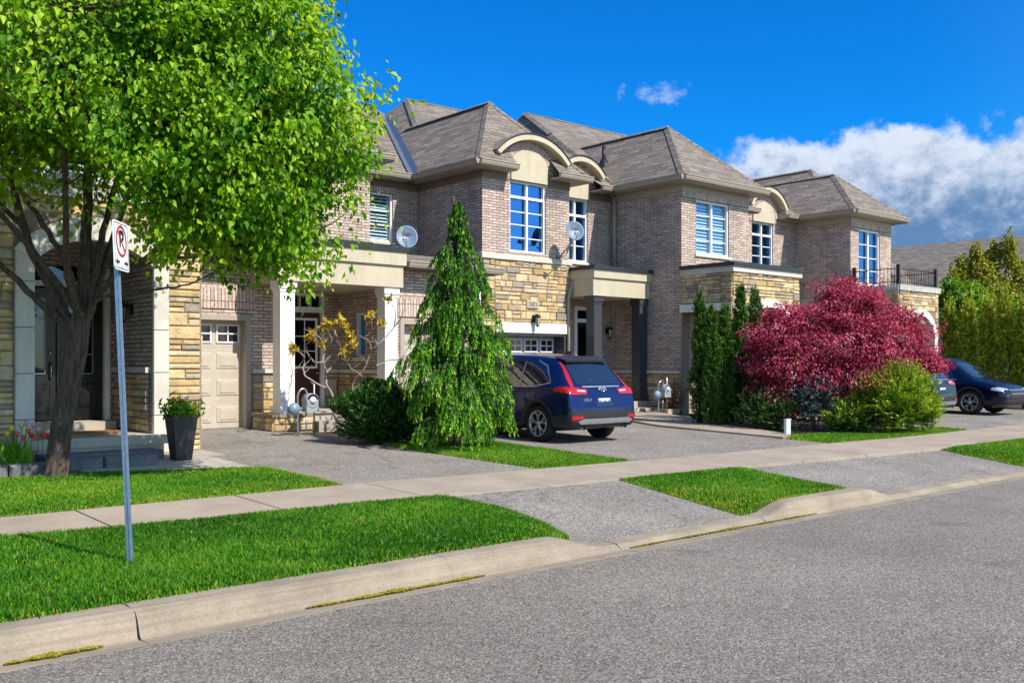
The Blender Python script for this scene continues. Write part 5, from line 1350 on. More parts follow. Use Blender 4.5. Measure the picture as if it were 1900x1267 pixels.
# ---- weeping cypress
WC = (9.3, 12.1); wz = gz(12.1)
cy = empty('weeping_cypress', (WC[0], WC[1], wz), 'tall weeping conifer with drooping bright green branchlets at the driveway corner', 'tree')
tk = MB(); q = random.Random(9); r = np.random.default_rng(9)
limb(tk, [(9.3, 12.1, wz - .05), (9.32, 12.08, 1.5), (9.28, 12.1, 2.8), (9.26, 12.12, 3.8), (9.22, 12.1, 4.25)], .09, .012, 8)
HZ = [.35, .6, 1.0, 1.6, 2.0, 2.3, 2.6, 3.26, 3.8, 4.15]; HL = [.68, .76, .78, .76, .70, .54, .42, .28, .15, .04]
SP = []; SD = []; SL = []
zz = .55
while zz < 4.22:
    L0 = np.interp(zz, HZ, HL) * q.uniform(.85, 1.15); z0_ = zz
    for k in range(16 if zz < 2.4 else 13):
        th = q.uniform(0, 6.28); L = L0 * q.uniform(.4, 1.2); zz = z0_ + q.uniform(-.05, .05); d = np.array([math.cos(th), math.sin(th), 0])
        b = np.array([9.3, 12.1, zz]); rise = L * q.uniform(.15, .45)
        pts = [b, b + d * L * .35 + [0, 0, rise * .8], b + d * L * .7 + [0, 0, rise], b + d * L + [0, 0, rise * .6], b + d * L * 1.1 + [0, 0, rise * .2 - .08]]
        p = limb(tk, [tuple(x) for x in pts], .014, .004, 4, 0, 4)
        p = np.array([tuple(x) for x in p]); m = max(5, int(L * 34))
        for j in range(m):
            t_ = q.uniform(.1, 1) ** .7 * (len(p) - 1.001); i = int(t_); x = p[i] + (p[i + 1] - p[i]) * (t_ - i)
            side = np.array([-d[1], d[0], 0]) * q.uniform(-1, 1)
            SP.append(x + side * .10 * (L > .3)); SD.append(d * q.uniform(.1, .5) + side * .3 + np.array([0, 0, -1.])); SL.append(q.uniform(.1, .27) * (1 if zz < 3.4 else .5))
    zz = z0_ + (.22 if z0_ < 2.6 else .17)
tk.build('trunk', BARK, cy)
SP, SD, SL = map(np.array, (SP, SD, SL)); SD /= np.linalg.norm(SD, axis=1, keepdims=True)
K = 20; m = len(SP); t = np.tile(np.arange(K) / K, m); Pp = np.repeat(SP, K, 0); Dd = np.repeat(SD, K, 0); Ll = np.repeat(SL, K)
P = Pp + Dd * (t * Ll)[:, None] + np.array([0, 0, -1.]) * (t ** 2 * Ll * .25)[:, None]
side = np.cross(Dd, r.normal(0, 1, (len(P), 3))); side /= np.linalg.norm(side, axis=1, keepdims=True)
Yd = Dd * .9 + side * .55 + np.array([0, 0, -.35])
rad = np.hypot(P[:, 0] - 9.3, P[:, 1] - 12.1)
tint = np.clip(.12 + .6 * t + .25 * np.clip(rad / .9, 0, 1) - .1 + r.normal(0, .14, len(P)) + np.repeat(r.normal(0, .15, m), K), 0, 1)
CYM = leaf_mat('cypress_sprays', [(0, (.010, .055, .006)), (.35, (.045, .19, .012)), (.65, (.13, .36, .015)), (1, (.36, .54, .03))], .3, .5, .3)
P[:, 2] = np.maximum(P[:, 2], .3)
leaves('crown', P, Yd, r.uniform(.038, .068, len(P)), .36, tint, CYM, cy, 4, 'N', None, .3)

# ---- red maple
RM = (18.2, 10.8); rm = empty('japanese_maple', (RM[0], RM[1], gz(RM[1])), 'wide crimson leaved maple shrub between the cedars and the yellow green bush', 'tree')
stems(rm, RM, 9, 1.7, 1.2, .045, BARK, 3); r = np.random.default_rng(8)
BL = [((0, 0, 1.9), (1.4, 1.3, .8), .30), ((.3, 0, 2.75), (.85, .8, .55), .15), ((-1.05, 0, 2.2), (.7, .8, .5), .12), ((1.1, 0, 2.1), (.85, .8, .55), .15), ((-.75, -.2, 1.3), (.95, .8, .6), .13), ((1.75, .1, 1.7), (.5, .5, .35), .07), ((.15, 0, 3.12), (.32, .3, .25), .03), ((.75, 0, 2.95), (.3, .3, .22), .02), ((-.95, 0, 2.65), (.42, .4, .2), .03), ((1.45, 0, 2.5), (.35, .4, .2), .025), ((-1.55, 0, 2.0), (.3, .4, .16), .02), ((-1.45, 0, 1.5), (.35, .4, .16), .02), ((2.1, 0, 1.55), (.3, .3, .15), .015)]
Ps = []; Ns = []
for i, (c, rad, wt) in enumerate(BL):
    P_, N_ = blob(r, int(46000 * wt), T3(RM, *c), rad, .45, .34, i); Ps.append(P_); Ns.append(N_)
P = np.concatenate(Ps); Nn = np.concatenate(Ns); n = len(P)
P[:, 2] += .05 * np.sin(P[:, 0] * 9 + P[:, 1] * 6)
MAPM = leaf_mat('crimson_leaves', [(0, (.05, .006, .02)), (.35, (.25, .02, .06)), (.7, (.55, .08, .16)), (1, (.72, .30, .34))], .4, .55, .2, (1.3, .5, .6))
leaves('crown', P, Nn * .8 + np.array([0, 0, -.6]) + r.normal(0, .5, (n, 3)), r.uniform(.05, .09, n), .45, np.clip(r.normal(.5, .22, n) + .12 * np.sin(P[:, 2] * 9 + P[:, 0] * 3), 0, 1), MAPM, rm, 5, 'N', Nn * .6 + np.array([0, -.3, .7]), .35)

def spray_bush(name, base, blobs, nspray, mat, label, cat, seed, L=(.18, .3), ls=.045, up=.7, K=16, lw=.32, group=None, tb=0., stem=True):
    ro = empty(name, (base[0], base[1], gz(base[1])), label, cat, group); r = np.random.default_rng(seed); Ps = []; Ns = []
    for i, (c, rad, wt) in enumerate(blobs):
        P_, N_ = blob(r, int(nspray * wt), T3(base, *c), rad, .55, .14, i + seed); Ps.append(P_); Ns.append(N_)
    P = np.concatenate(Ps); N_ = np.concatenate(Ns); k = P[:, 2] > gz(base[1]) + .02; P = P[k]; N_ = N_[k]; m = len(P)
    D = N_ * .8 + np.array([0, 0, up]) + r.normal(0, .25, (m, 3)); D /= np.linalg.norm(D, axis=1, keepdims=True); Ll = r.uniform(L[0], L[1], m)
    P = P - D * Ll[:, None] * .5
    t = np.tile(np.arange(K) / K, m); Pp = np.repeat(P, K, 0); Dd = np.repeat(D, K, 0); LL = np.repeat(Ll, K)
    side = np.repeat(np.cross(D, np.array([0, 0, 1.]) + r.normal(0, .3, (m, 3))), K, 0); side /= np.linalg.norm(side, axis=1, keepdims=True) + 1e-9
    sg = np.where(np.arange(len(Pp)) % 2, 1, -1)[:, None]
    X = Pp + Dd * (t * LL)[:, None]; Yd = Dd * .8 + side * sg * .8 + r.normal(0, .15, X.shape)
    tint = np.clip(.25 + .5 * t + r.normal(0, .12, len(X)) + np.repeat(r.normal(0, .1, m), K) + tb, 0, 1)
    if stem: stems(ro, base, 6, max(b[0][2] for b in blobs) * .8, blobs[0][1][0] * .6, .02, BARK, seed)
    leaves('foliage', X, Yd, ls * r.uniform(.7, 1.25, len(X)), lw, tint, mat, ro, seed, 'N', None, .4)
    return ro
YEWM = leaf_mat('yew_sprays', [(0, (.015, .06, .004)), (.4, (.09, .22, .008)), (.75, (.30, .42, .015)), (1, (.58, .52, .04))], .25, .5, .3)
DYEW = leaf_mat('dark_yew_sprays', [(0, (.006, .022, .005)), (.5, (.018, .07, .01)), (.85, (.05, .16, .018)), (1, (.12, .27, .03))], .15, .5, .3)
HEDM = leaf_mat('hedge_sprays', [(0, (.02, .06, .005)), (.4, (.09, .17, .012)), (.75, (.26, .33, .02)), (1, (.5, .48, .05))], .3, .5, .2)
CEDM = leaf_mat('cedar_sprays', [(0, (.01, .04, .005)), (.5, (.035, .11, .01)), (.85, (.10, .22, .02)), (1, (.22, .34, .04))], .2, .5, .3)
spray_bush('yew_bush', (18.25, 9.55), [((.02, 0, .92), (.76, .7, .58), .6), ((.15, 0, 1.3), (.42, .42, .3), .12), ((-.9, .1, .55), (.5, .45, .32), .16), ((.6, 0, .7), (.3, .4, .38), .12)], 2600, YEWM, 'feathery yellow green bush in front of the red maple beside the sidewalk', 'bush', 31, (.2, .38), .065, .75)
spray_bush('dark_shrub', (16.9, 11.4), [((0, 0, .62), (.75, .6, .42), 1.)], 700, DYEW, 'low dark green shrub right of the cedars, under the left of the red maple', 'bush', 32, (.15, .3), .05, .6)
spray_bush('dark_shrub', (17.6, 10.0), [((0, 0, .55), (.55, .4, .33), 1.)], 420, DYEW, 'small dark shrub behind the white marker post under the red maple', 'bush', 33, (.12, .22), .05, .6)
spray_bush('blue_shrub', (17.3, 10.7), [((0, 0, .95), (.45, .4, .4), 1.)], 300, leaf_mat('bluegrey_leaves', [(0, (.03, .06, .07)), (1, (.16, .25, .27))], .15), 'blue grey leaved shrub just below the left side of the red maple', 'bush', 34, (.12, .22), .06, .3, 10, .6)
spray_bush('rounded_yew', (8.75, 13.5), [((0, 0, .80), (.68, .66, .50), .8), ((.55, .1, .72), (.5, .5, .42), .2)], 5200, DYEW, 'dense rounded dark green yew mound left of the weeping conifer', 'bush', 35, (.08, .14), .04, .6, 12, .55, tb=.04)
for i, (u, top, w, D, lb) in enumerate([(1300, 548, .24, 20.9, 'leftmost of the slim columnar cedars beside the stone block'), (1322, 572, .20, 20.4, 'second slim columnar cedar from the left, shortest of the row'), (1345, 566, .20, 20.6, 'third slim columnar cedar from the left'), (1374, 528, .26, 21.3, 'tallest slim columnar cedar with a split top'), (1402, 536, .27, 21.6, 'slim columnar cedar touching the red maple'), (1360, 600, .27, 22.0, 'slim columnar cedar standing behind the front four'), (1428, 600, .27, 22.0, 'rightmost columnar cedar half hidden by the red maple')]):
    x, y, _ = at(u, D); zt = 1.6 + (675 - top) / 1785 * D; h = zt - .3
    bl = [((0, 0, .3 + h * .28), (w, w, h * .30), .38), ((0.02, 0, .3 + h * .55), (w * .85, w * .85, h * .28), .32), ((-.01, 0, .3 + h * .8), (w * .5, w * .5, h * .21), .2)]
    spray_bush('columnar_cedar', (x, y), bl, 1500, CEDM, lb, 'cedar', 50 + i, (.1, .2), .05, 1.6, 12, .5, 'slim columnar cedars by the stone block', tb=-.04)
for i, (u, D, hh) in enumerate([(1762, 31.5, 3.2), (1797, 31, 3.3), (1832, 30.5, 3.2), (1866, 30, 3.4), (1902, 29.6, 3.2), (1938, 29.2, 3.2)]):
    x, y, _ = at(u, D)
    spray_bush('hedge_cedar', (x, y), [((0, 0, .35 + hh * .33), (.34, .36, hh * .36), .5), ((0, 0, .35 + hh * .7), (.24, .26, hh * .34), .5)], 900, HEDM,
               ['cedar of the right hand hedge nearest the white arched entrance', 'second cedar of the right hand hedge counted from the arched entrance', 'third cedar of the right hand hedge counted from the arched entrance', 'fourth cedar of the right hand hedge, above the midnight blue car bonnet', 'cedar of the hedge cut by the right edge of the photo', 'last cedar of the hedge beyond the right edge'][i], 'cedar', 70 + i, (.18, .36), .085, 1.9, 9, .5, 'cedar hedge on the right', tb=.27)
# lime shrub and yellow tree behind the hedge
def leafy(name, base, blobs, n, size, mat, label, cat, seed, width=.8, tm=.5, upright=False):
    ro = empty(name, (base[0], base[1], gz(base[1])), label, cat); r = np.random.default_rng(seed); Ps = []; Ns = []
    for i, (c, rad, wt) in enumerate(blobs):
        P_, N_ = blob(r, int(n * wt), T3(base, *c), rad, .7, .22, i + seed); Ps.append(P_); Ns.append(N_)
    P = np.concatenate(Ps); N_ = np.concatenate(Ns)
    tk = MB(); q = random.Random(seed)
    limb(tk, [(base[0], base[1], gz(base[1])), (base[0], base[1], 2.)], .09, .06)
    for (c, rad, wt) in blobs:
        for k in range(3 if not upright else 2):
            e = T3(base, c[0] + q.uniform(-.4, .4) * rad[0], c[1] + q.uniform(-.4, .4) * rad[1], c[2] + rad[2] * q.uniform(.2, .9)); limb(tk, [(base[0], base[1], 1.4 + q.random()), tuple((np.array([base[0], base[1], 1.6]) + np.array(e)) / 2 + np.array([0, 0, -.2])), e], .035, .008, 5)
    tk.build('trunk', BARK, ro)
    leaves('crown', P, N_ * .5 + np.array([0, 0, -.3]) + r.normal(0, .6, P.shape), r.uniform(.7, 1.3, len(P)) * size, width, np.clip(r.normal(tm, .2, len(P)), 0, 1), mat, ro, seed, 'B', N_ + np.array([0, 0, .5]), .6)
    return ro
LIMEM = leaf_mat('lime_leaves', [(0, (.04, .12, .008)), (.5, (.14, .30, .02)), (1, (.34, .50, .05))], .35)
YELM = leaf_mat('yellow_green_leaves', [(0, (.08, .11, .01)), (.5, (.30, .31, .03)), (1, (.55, .46, .07))], .35)
leafy('lime_shrub', at(1785, 33.5)[:2], [((0, 0, 3.3), (.75, .7, 1.25), .6), ((-.4, 0, 4.0), (.4, .4, .6), .2), ((.5, 0, 3.7), (.5, .5, .6), .2)], 7000, .11, LIMEM, 'lime green leafy shrub beside the stone block with the balcony', 'shrub', 81)
leafy('lime_shrub', at(1880, 33.5)[:2], [((0, 0, 3.0), (.9, .7, .7), .6), ((.6, 0, 3.3), (.6, .6, .6), .4)], 3500, .11, LIMEM, 'lime green shrub above the hedge at the right edge', 'shrub', 83)
YT = at(1848, 36); q = random.Random(3)
bl = [((0, 0, 3.6), (1.3, 1.0, 1.2), .3), ((-.4, 0, 4.4), (.8, .7, .9), .15)]
for (u, v, w) in ((1765, 500, .2), (1785, 478, .2), (1808, 455, .24), (1830, 470, .22), (1846, 450, .2), (1866, 438, .25), (1884, 500, .28), (1898, 480, .2), (1820, 520, .5), (1872, 530, .5), (1790, 540, .4)):
    ztop = 1.6 + (675 - v) / 1785 * 36; bl.append((((u - 1848) * 36 / 1785, q.uniform(-.3, .3), ztop - .65), (w, w, .7), .06))
leafy('yellow_green_tree', YT[:2], bl, 12000, .12, YELM, 'upright yellow green young tree in front of the far house roof', 'tree', 82, upright=True)
spray_bush('garden_shrub', (19.35, 16.1), [((0, 0, .75), (.35, .35, .3), 1.)], 160, leaf_mat('brown_twig_leaves', [(0, (.05, .02, .02)), (1, (.22, .10, .07))], .1), 'small brownish shrub next to the gas meter by the dark porch column', 'bush', 36, (.12, .25), .05, .6, 8, .5)

# ---- bare magnolia-like shrub with yellow leaf tufts
def zp(x, y, D): 
    u, v = 340 + x / 3.016, 440 + y / 3.016; a = at(u, D); return (a[0], a[1], 1.6 + (675 - v) / 1785 * D)
def bare_shrub(label, base, paths, tufts, D0, seed):
    ro = empty('flowering_shrub', base, label, 'shrub'); q = random.Random(seed); mb = MB(); ends = []
    for w, pth in paths:
        p = limb(mb, [zp(x, y, D0 + q.uniform(-.15, .15)) for x, y in pth], w, w * .45, 6, 0, 4, .012, q)
        for j in range(3, len(p), 3):
            if q.random() < .75:
                e = p[j] + Vector((q.uniform(-.22, .22), q.uniform(-.2, .2), q.uniform(.02, .26))); limb(mb, [tuple(p[j]), tuple((p[j] + e) / 2 + Vector((.03, 0, .01))), tuple(e)], w * .45, .004, 5); ends.append(e)
    mb.build('branch', PBARK, ro)
    r = np.random.default_rng(seed); C = [zp(x, y, D0 + q.uniform(-.1, .1)) for x, y in tufts]; n = 26
    for c_ in C:
        P = np.array([c_] * n) + r.normal(0, .03, (n, 3)); Yd = r.normal(0, 1, P.shape) + np.array([0, 0, .4])
        leaves('leaf_tuft', P, Yd, r.uniform(.07, .12, len(P)), .5, np.clip(r.normal(.55, .25, len(P)), 0, 1), TUFT, ro, int(r.integers(1e6)), 'B', None, .5)
    return ro
TUFT = leaf_mat('yellow_tufts', [(0, (.20, .17, .02)), (.5, (.50, .36, .03)), (1, (.68, .50, .06))], .3)
b1 = zp(830, 1000, 17.3)
bare_shrub('twisted bare shrub with yellow leaf tufts in front of the burgundy door', (b1[0], b1[1], gz(b1[1])), [(.028, [(850, 1010), (840, 900), (800, 820), (800, 745), (780, 690), (790, 620), (760, 560)]), (.02, [(800, 840), (700, 790), (670, 740), (680, 690), (660, 650), (615, 630)]), (.022, [(800, 760), (830, 720), (870, 660), (880, 590), (850, 540), (860, 480)]),
           (.016, [(790, 700), (740, 700), (700, 660), (690, 600), (740, 570)]), (.016, [(850, 690), (900, 640), (935, 580)]), (.012, [(790, 640), (830, 580), (800, 510)])],
           [(700, 560), (720, 545), (780, 520), (800, 490), (880, 460), (930, 580), (950, 600), (900, 640), (830, 500), (910, 500), (615, 625), (770, 600), (940, 550)], 17.3, 5)
b2 = zp(960, 960, 17.9)
bare_shrub('second bare branching shrub with few orange buds by the right white porch column', (b2[0], b2[1], gz(b2[1])), [(.022, [(950, 960), (950, 820), (1010, 740), (1050, 640), (1100, 590), (1180, 500), (1230, 430), (1240, 370)]), (.014, [(1050, 650), (1060, 540), (1050, 470)]), (.012, [(1100, 600), (1040, 580), (980, 550)]), (.014, [(1080, 720), (1150, 690), (1210, 680), (1260, 620), (1300, 530)]), (.012, [(1180, 500), (1190, 420), (1160, 360)]), (.01, [(1000, 780), (930, 720), (925, 680)]), (.012, [(1100, 800), (1180, 790), (1240, 750)])],
           [(1045, 450), (1055, 430), (1110, 490), (1150, 350), (1290, 530)], 17.9, 6)
b3 = zp(600, 1050, 17.0)
bare_shrub('thin leafless climber stem in front of the left white porch column', (b3[0], b3[1], gz(b3[1])), [(.012, [(600, 1040), (585, 930), (595, 850), (612, 750), (590, 690)]), (.008, [(600, 780), (625, 760)])], [(620, 625)], 17.0, 7)

# ---- ground cover below shrubs (leaf litter)
litter('leaf_litter', [(15.8, 20, 9.5, 11.5, .235, .5), (8.6, 10.3, 12.8, 16, .28, .3), (9.2, 11, 15.8, 16.3, .34, .2)], 2600, 9, 'dry brown leaf litter on the soil of the planting beds', .03, .01, leaf_mat('dry_leaves', [(0, (.05, .03, .02)), (1, (.25, .16, .09))], .1))

# ================================================================== SMALL THINGS
# sign
S0 = Vector((2.41, 6.85, .18)); ev = Vector((.596, .806, 0)); nv_ = Vector((.806, -.596, 0)).normalized(); lean = Vector((-.106 * .757, .106 * .653, 0)) / 2.4
sg = empty('no_parking_sign', S0, 'white no parking sign with red ring on a leaning galvanised post in the grass', 'street sign')
def SPt(a, n_, z): return S0 + ev * a + nv_ * n_ + Vector((0, 0, z)) + lean * z
ps = MB(); sec = [(-.03, -.012), (-.022, -.012), (-.016, .016), (.016, .016), (.022, -.012), (.03, -.012), (.03, -.008), (.024, -.006), (.02, .022), (-.02, .022), (-.024, -.006), (-.03, -.008)]
# channel open towards the back of the sign
m = len(sec); vs = [SPt(a * .9, -n_ * .9 - .03, z) for z in (-.1, 2.36) for a, n_ in sec]
ps.add(vs, [(k, (k + 1) % m, m + (k + 1) % m, m + k) for k in range(m)] + [tuple(range(m))[::-1], tuple(range(m, 2 * m))])
ps.build('sign_post', plain('galvanised_sky_tint', (.20, .30, .43), .35, .5, var=.18, nscale=25), sg)  # blue of the reflected sky is put into the post's base colour
def rrect(w, h, rad, n=5):
    o = []
    for cx, cz, a0 in ((w - rad, h - rad, 0), (-w + rad, h - rad, 90), (-w + rad, -h + rad, 180), (w - rad, -h + rad, 270)):
        for k in range(n + 1): a = R(a0 + 90 * k / n); o.append((cx + rad * math.cos(a), cz + rad * math.sin(a)))
    return o
SC = 2.245; SW, SH = .155, .172
pb = MB(); pb.prism(rrect(SW, SH, .03), -.003, .003, 0, lambda a, b, c: SPt(a, c, SC + b)); po = pb.build('sign_plate', plain('sign_white', (.80, .81, .80), .35, var=.03), sg)
INK = plain('sign_black', (.015, .015, .018), .5); REDI = plain('sign_red', (.5, .02, .015), .4, var=.05)
bd_ = MB(); o1 = rrect(SW - .012, SH - .012, .022); o2 = rrect(SW - .017, SH - .017, .018); k_ = len(o1)
bd_.add([SPt(a, .0045, SC + b) for a, b in o1] + [SPt(a, .0045, SC + b) for a, b in o2], [(i, (i + 1) % k_, k_ + (i + 1) % k_, k_ + i) for i in range(k_)]); bd_.build('sign_border', INK, po)
rg = MB(); k_ = 40; c0 = .035
rg.add([SPt(rr * math.cos(6.2832 * i / k_), .0055, SC + c0 + rr * math.sin(6.2832 * i / k_)) for rr in (.112, .092) for i in range(k_)], [(i, (i + 1) % k_, k_ + (i + 1) % k_, k_ + i) for i in range(k_)])
c45, h_ = .7071, .009; q0, q1 = -.1, .1
rg.add([SPt(t * c45 + s * h_ * c45, .006, SC + c0 - t * c45 + s * h_ * c45) for t, s in ((q0, -1), (q1, -1), (q1, 1), (q0, 1))], [(0, 1, 2, 3)]); rg.build('red_ring', REDI, po)
# orthonormal matrix for lettering on the plate
ME = Matrix(((ev.x, 0, nv_.x, 0), (ev.y, 0, nv_.y, 0), (0, 1, 0, 0), (0, 0, 0, 1)))
pc = SPt(0, .004, SC + c0); text_obj('P', .19, Matrix.Translation(pc) @ ME, INK, 'letter', po, .001, boldness=.004)
aw = MB()
for sx in (-1, 1):
    aw.add([SPt(sx * x_, .0045, SC - .115 + y_) for x_, y_ in ((.13, 0), (.095, .028), (.095, -.028), (.095, .009), (.05, .009), (.05, -.009), (.095, -.009))], [(0, 1, 2), (3, 4, 5, 6)])
aw.build('arrow', INK, po)
bt = MB(); 
for z_ in (.15, -.15): bt.lathe([(.0, -.004), (.008, -.004), (.01, 0)], (0, 0, 0), 8, axis='y', F=lambda x, y, z, z_=z_: SPt(x, .003 - y, SC + z_ + z))
bt.build('bolt', METAL, po)

# satellite dishes
def dish(loc, nrm, mount, label, rz=.235):
    ro = empty('satellite_dish', mount[0], label, 'satellite dish', 'satellite dishes')
    n = Vector(nrm).normalized(); e = Vector((0, 0, 1)).cross(n).normalized() * -1; e = (-n).cross(Vector((0, 0, 1))).normalized(); u = n.cross(e) * -1; u = e.cross(-n) * 1
    if u.z < 0: u = -u
    L = Vector(loc)
    def P(a, b, c): return L + e * a + u * b + n * c
    mb = MB(); rings = 8; sd = 32; vs = []
    for side in (0, -.008):
        for i in range(rings + 1):
            q = i / rings
            for k in range(sd):
                th = 2 * math.pi * k / sd; vs.append(P(rz * q * math.cos(th), rz * 1.12 * q * math.sin(th), .05 * q * q - .05 + side))
    fs = []
    for s in range(2):
        o = s * (rings + 1) * sd
        for i in range(rings):
            for k in range(sd): fs.append((o + i * sd + k, o + i * sd + (k + 1) % sd, o + (i + 1) * sd + (k + 1) % sd, o + (i + 1) * sd + k))
    o = rings * sd; o2_ = (rings + 1) * sd + rings * sd
    for k in range(sd): fs.append((o + k, o + (k + 1) % sd, o2_ + (k + 1) % sd, o2_ + k))
    mb.add(vs, fs, 0, True); rf_ = mb.build('reflector', plain('dish_reflection_tint', (.11, .18, .27), .45, var=.05), ro)  # bluish reflection on the dish is painted into its grey
    M = Matrix(((e.x, u.x, n.x, 0), (e.y, u.y, n.y, 0), (e.z, u.z, n.z, 0), (0, 0, 0, 1)))
    text_obj('Bell', .17, Matrix.Translation(P(.02, .09, -.035)) @ M, plain('dish_ink', (.04, .05, .07), .5), 'lettering', rf_, .006, boldness=.0015)
    a = MB(); a.tube([P(0, -rz * 1.0, -.06), P(-.04, -rz * 1.2, .12), P(-.09, -.28, .34)], .013, 6); a.build('feed_arm', METAL, ro)
    h = MB(); c = P(-.10, -.25, .36)
    for dx in (-.025, .035): h.lathe([(0, -.05), (.03, -.045), (.033, .03), (.02, .05), (0, .05)], (0, 0, 0), 10, F=lambda x, y, z, dx=dx: c + e * (x + dx) + u * y + n * z)
    h.add([c + e * a_ + u * b_ + n * c_ for c_ in (-.0, .03) for a_, b_ in ((-.06, -.05), (.06, -.05), (.06, .05), (-.06, .05))], [(0, 1, 2, 3), (4, 5, 6, 7), (0, 1, 5, 4), (1, 2, 6, 5), (2, 3, 7, 6), (3, 0, 4, 7)]); h.build('feed_horn', plain('lnb_grey', (.28, .30, .34), .5), ro)
    mm = MB(); mm.tube([P(0, 0, -.058), P(0, -.02, -.12)] + [Vector(q) for q in mount[1:]] + [Vector(mount[0])], .02, 8)
    mp = Vector(mount[0]); mm.lathe([(.09, 0), (.09, .012), (0, .014)], tuple(mp), 12); mm.build('mast', METAL, ro)
    return ro
d1 = at(755, 20.6, 1.6 + 236 / 1785 * 20.6); dish(d1, (-.42, -.86, .3), [(11.05, 17.35, 3.985), (d1[0] + .05, d1[1] + .12, 4.15)], 'round grey satellite dish on the flat roof of the white columned porch')
d2 = at(1067, 24.2, 1.6 + 247 / 1785 * 24.2); dish(d2, (-.42, -.86, .3), [(17.02, 17.86, 4.33), (17.1, 17.7, 4.4), (d2[0] - .03, d2[1] + .1, 4.65)], 'round grey satellite dish mounted at the corner beside the tall arched window')

# gas meters
def gas_meter(x, y, z, label):
    ro = empty('gas_meter', (x, y, z), label, 'gas meter', 'gas meters'); m1 = plain('meter_grey', (.30, .34, .38), .5)
    a = MB(); a.box(x + .12, x + .36, y - .1, y + .08, z + .42, z + .64); a.lathe([(.12, -.11), (.13, -.1), (.13, .08), (.0, .09)], (x + .24, y, z + .62), 16, axis='y'); a.build('meter_body', m1, ro)
    f = MB(); f.lathe([(0, -.125), (.06, -.12), (.065, -.1)], (x + .24, y, z + .63), 14, axis='y'); f.build('dial', plain('dial_white', (.7, .72, .72), .3), ro)
    rg_ = MB(); rg_.lathe([(0, -.09), (.09, -.08), (.11, -.03), (.11, 0), (.08, .05), (0, .06)], (x - .08, y, z + .48), 18, axis='y'); rg_.build('regulator', plain('regulator_blue', (.16, .25, .33), .4), ro)
    p_ = MB(); p_.tube(smooth_path([(x - .0, y, z), (x, y, z + .5), (x, y, z + .72), (x + .06, y, z + .82), (x + .14, y, z + .82), (x + .18, y, z + .74), (x + .18, y, z + .64)], 4), .018, 8)
    p_.tube([(x - .08, y, z + .48), (x + .12, y, z + .46)], .018, 8); p_.tube([(x + .32, y, z), (x + .32, y, z + .9), (x + .32, y + .1, z + .95)], .016, 8); p_.tube([(x + .16, y, z), (x + .16, y, z + .42)], .014, 6); p_.build('pipe', METAL, ro)
gx = at(548, 16.9); gas_meter(gx[0] + .05, gx[1], gz(gx[1]), 'grey gas meter with looped pipe before the left white porch column')
gx = at(1222, 24.2); gas_meter(gx[0], gx[1], gz(gx[1]), 'gas meter with blue regulator beside the dark porch column')

# planter
px_, py_ = 5.2, 13.0; pz_ = gz(py_) 
pt = empty('planter', (px_, py_, pz_), 'tall tapered black planter of flowers before the stone pier', 'planter')
mb = MB(); 
def sq(h, w): return [(px_ + sx * w, py_ + sy * w, pz_ + h) for sx, sy in ((-1, -1), (1, -1), (1, 1), (-1, 1))]
prof = [(.0, .11), (.56, .165), (.58, .182), (.62, .182), (.62, .157), (.55, .15)]
vs = [v for h, w in prof for v in sq(h, w)]
mb.add(vs, [(i * 4 + k, i * 4 + (k + 1) % 4, i * 4 + 4 + (k + 1) % 4, i * 4 + 4 + k) for i in range(len(prof) - 1) for k in range(4)] + [(20, 21, 22, 23)])
mb.build('pot', plain('black_pot', (.022, .023, .028), .45), pt)
r = np.random.default_rng(2); P = np.array([px_, py_, pz_ + .66]) + r.normal(0, 1, (420, 3)) * np.array([.10, .10, .07])
leaves('foliage', P, r.normal(0, .6, P.shape) + np.array([0, 0, .7]), r.uniform(.05, .1, 420), .7, r.random(420) * .5 + .1, TL, pt, 2)
P = np.array([px_, py_, pz_ + .76]) + r.normal(0, 1, (90, 3)) * np.array([.10, .10, .05])
leaves('blossom', P, r.normal(0, 1, P.shape), r.uniform(.035, .05, 90), 1.2, r.random(90), leaf_mat('planter_blossoms', [(0, (.25, .02, .08)), (.5, (.5, .12, .25)), (1, (.7, .6, .5))], .3), pt, 3)

# flower bed
patch('flower_bed', [(-14, 12.45), (3.45, 12.4), (3.35, 14.05), (-14, 14.05)], gz, SOIL, .05, kind='structure')
q = random.Random(6)
x = -1.4; k = 0
while x < 4.1:
    w = q.uniform(.5, .75); e_ = MB(); yb = 12.36 if x < 3.2 else 12.7
    e_.bev(x, x + w - .02, yb - .1, yb + .12, .18, .42 + q.uniform(-.01, .01), .025)
    o = e_.build('edging_stone', DSTONE, None, (x + w / 2, yb, .25))
    tag(o, ['dark split stone edging block at the far left of the tulip bed', 'second dark edging block of the tulip bed', 'third dark edging block of the tulip bed', 'fourth dark edging block, left of the tree trunk', 'dark edging block just behind the tree trunk', 'sixth dark edging block, half behind the tree trunk', 'dark edging block right of the tree trunk', 'dark edging block nearest the concrete garden path', 'last dark edging block'][min(k, 8)], 'edging stone', 'dark stone blocks edging the tulip bed')
    x += w; k += 1
r = np.random.default_rng(14); n = 2200; P = np.c_[r.uniform(-.5, 3.2, n), r.uniform(12.5, 13.4, n), np.full(n, .3)]
o = leaves('flower_foliage', P, r.normal(0, .28, P.shape) + np.array([0, 0, 1.]), r.uniform(.18, .42, n), .13, r.random(n) * .6, TL, None, 6, 'N', np.array([[0, -1., .3]] * n), .5); tag(o, 'strappy green leaves filling the tulip bed at the left', 'foliage', kind='stuff')
PET = {c: plain('petal_' + c, v, .4) for c, v in (('red', (.6, .02, .03)), ('orange', (.7, .16, .02)), ('yellow', (.75, .5, .04)), ('pink', (.6, .3, .36)))}
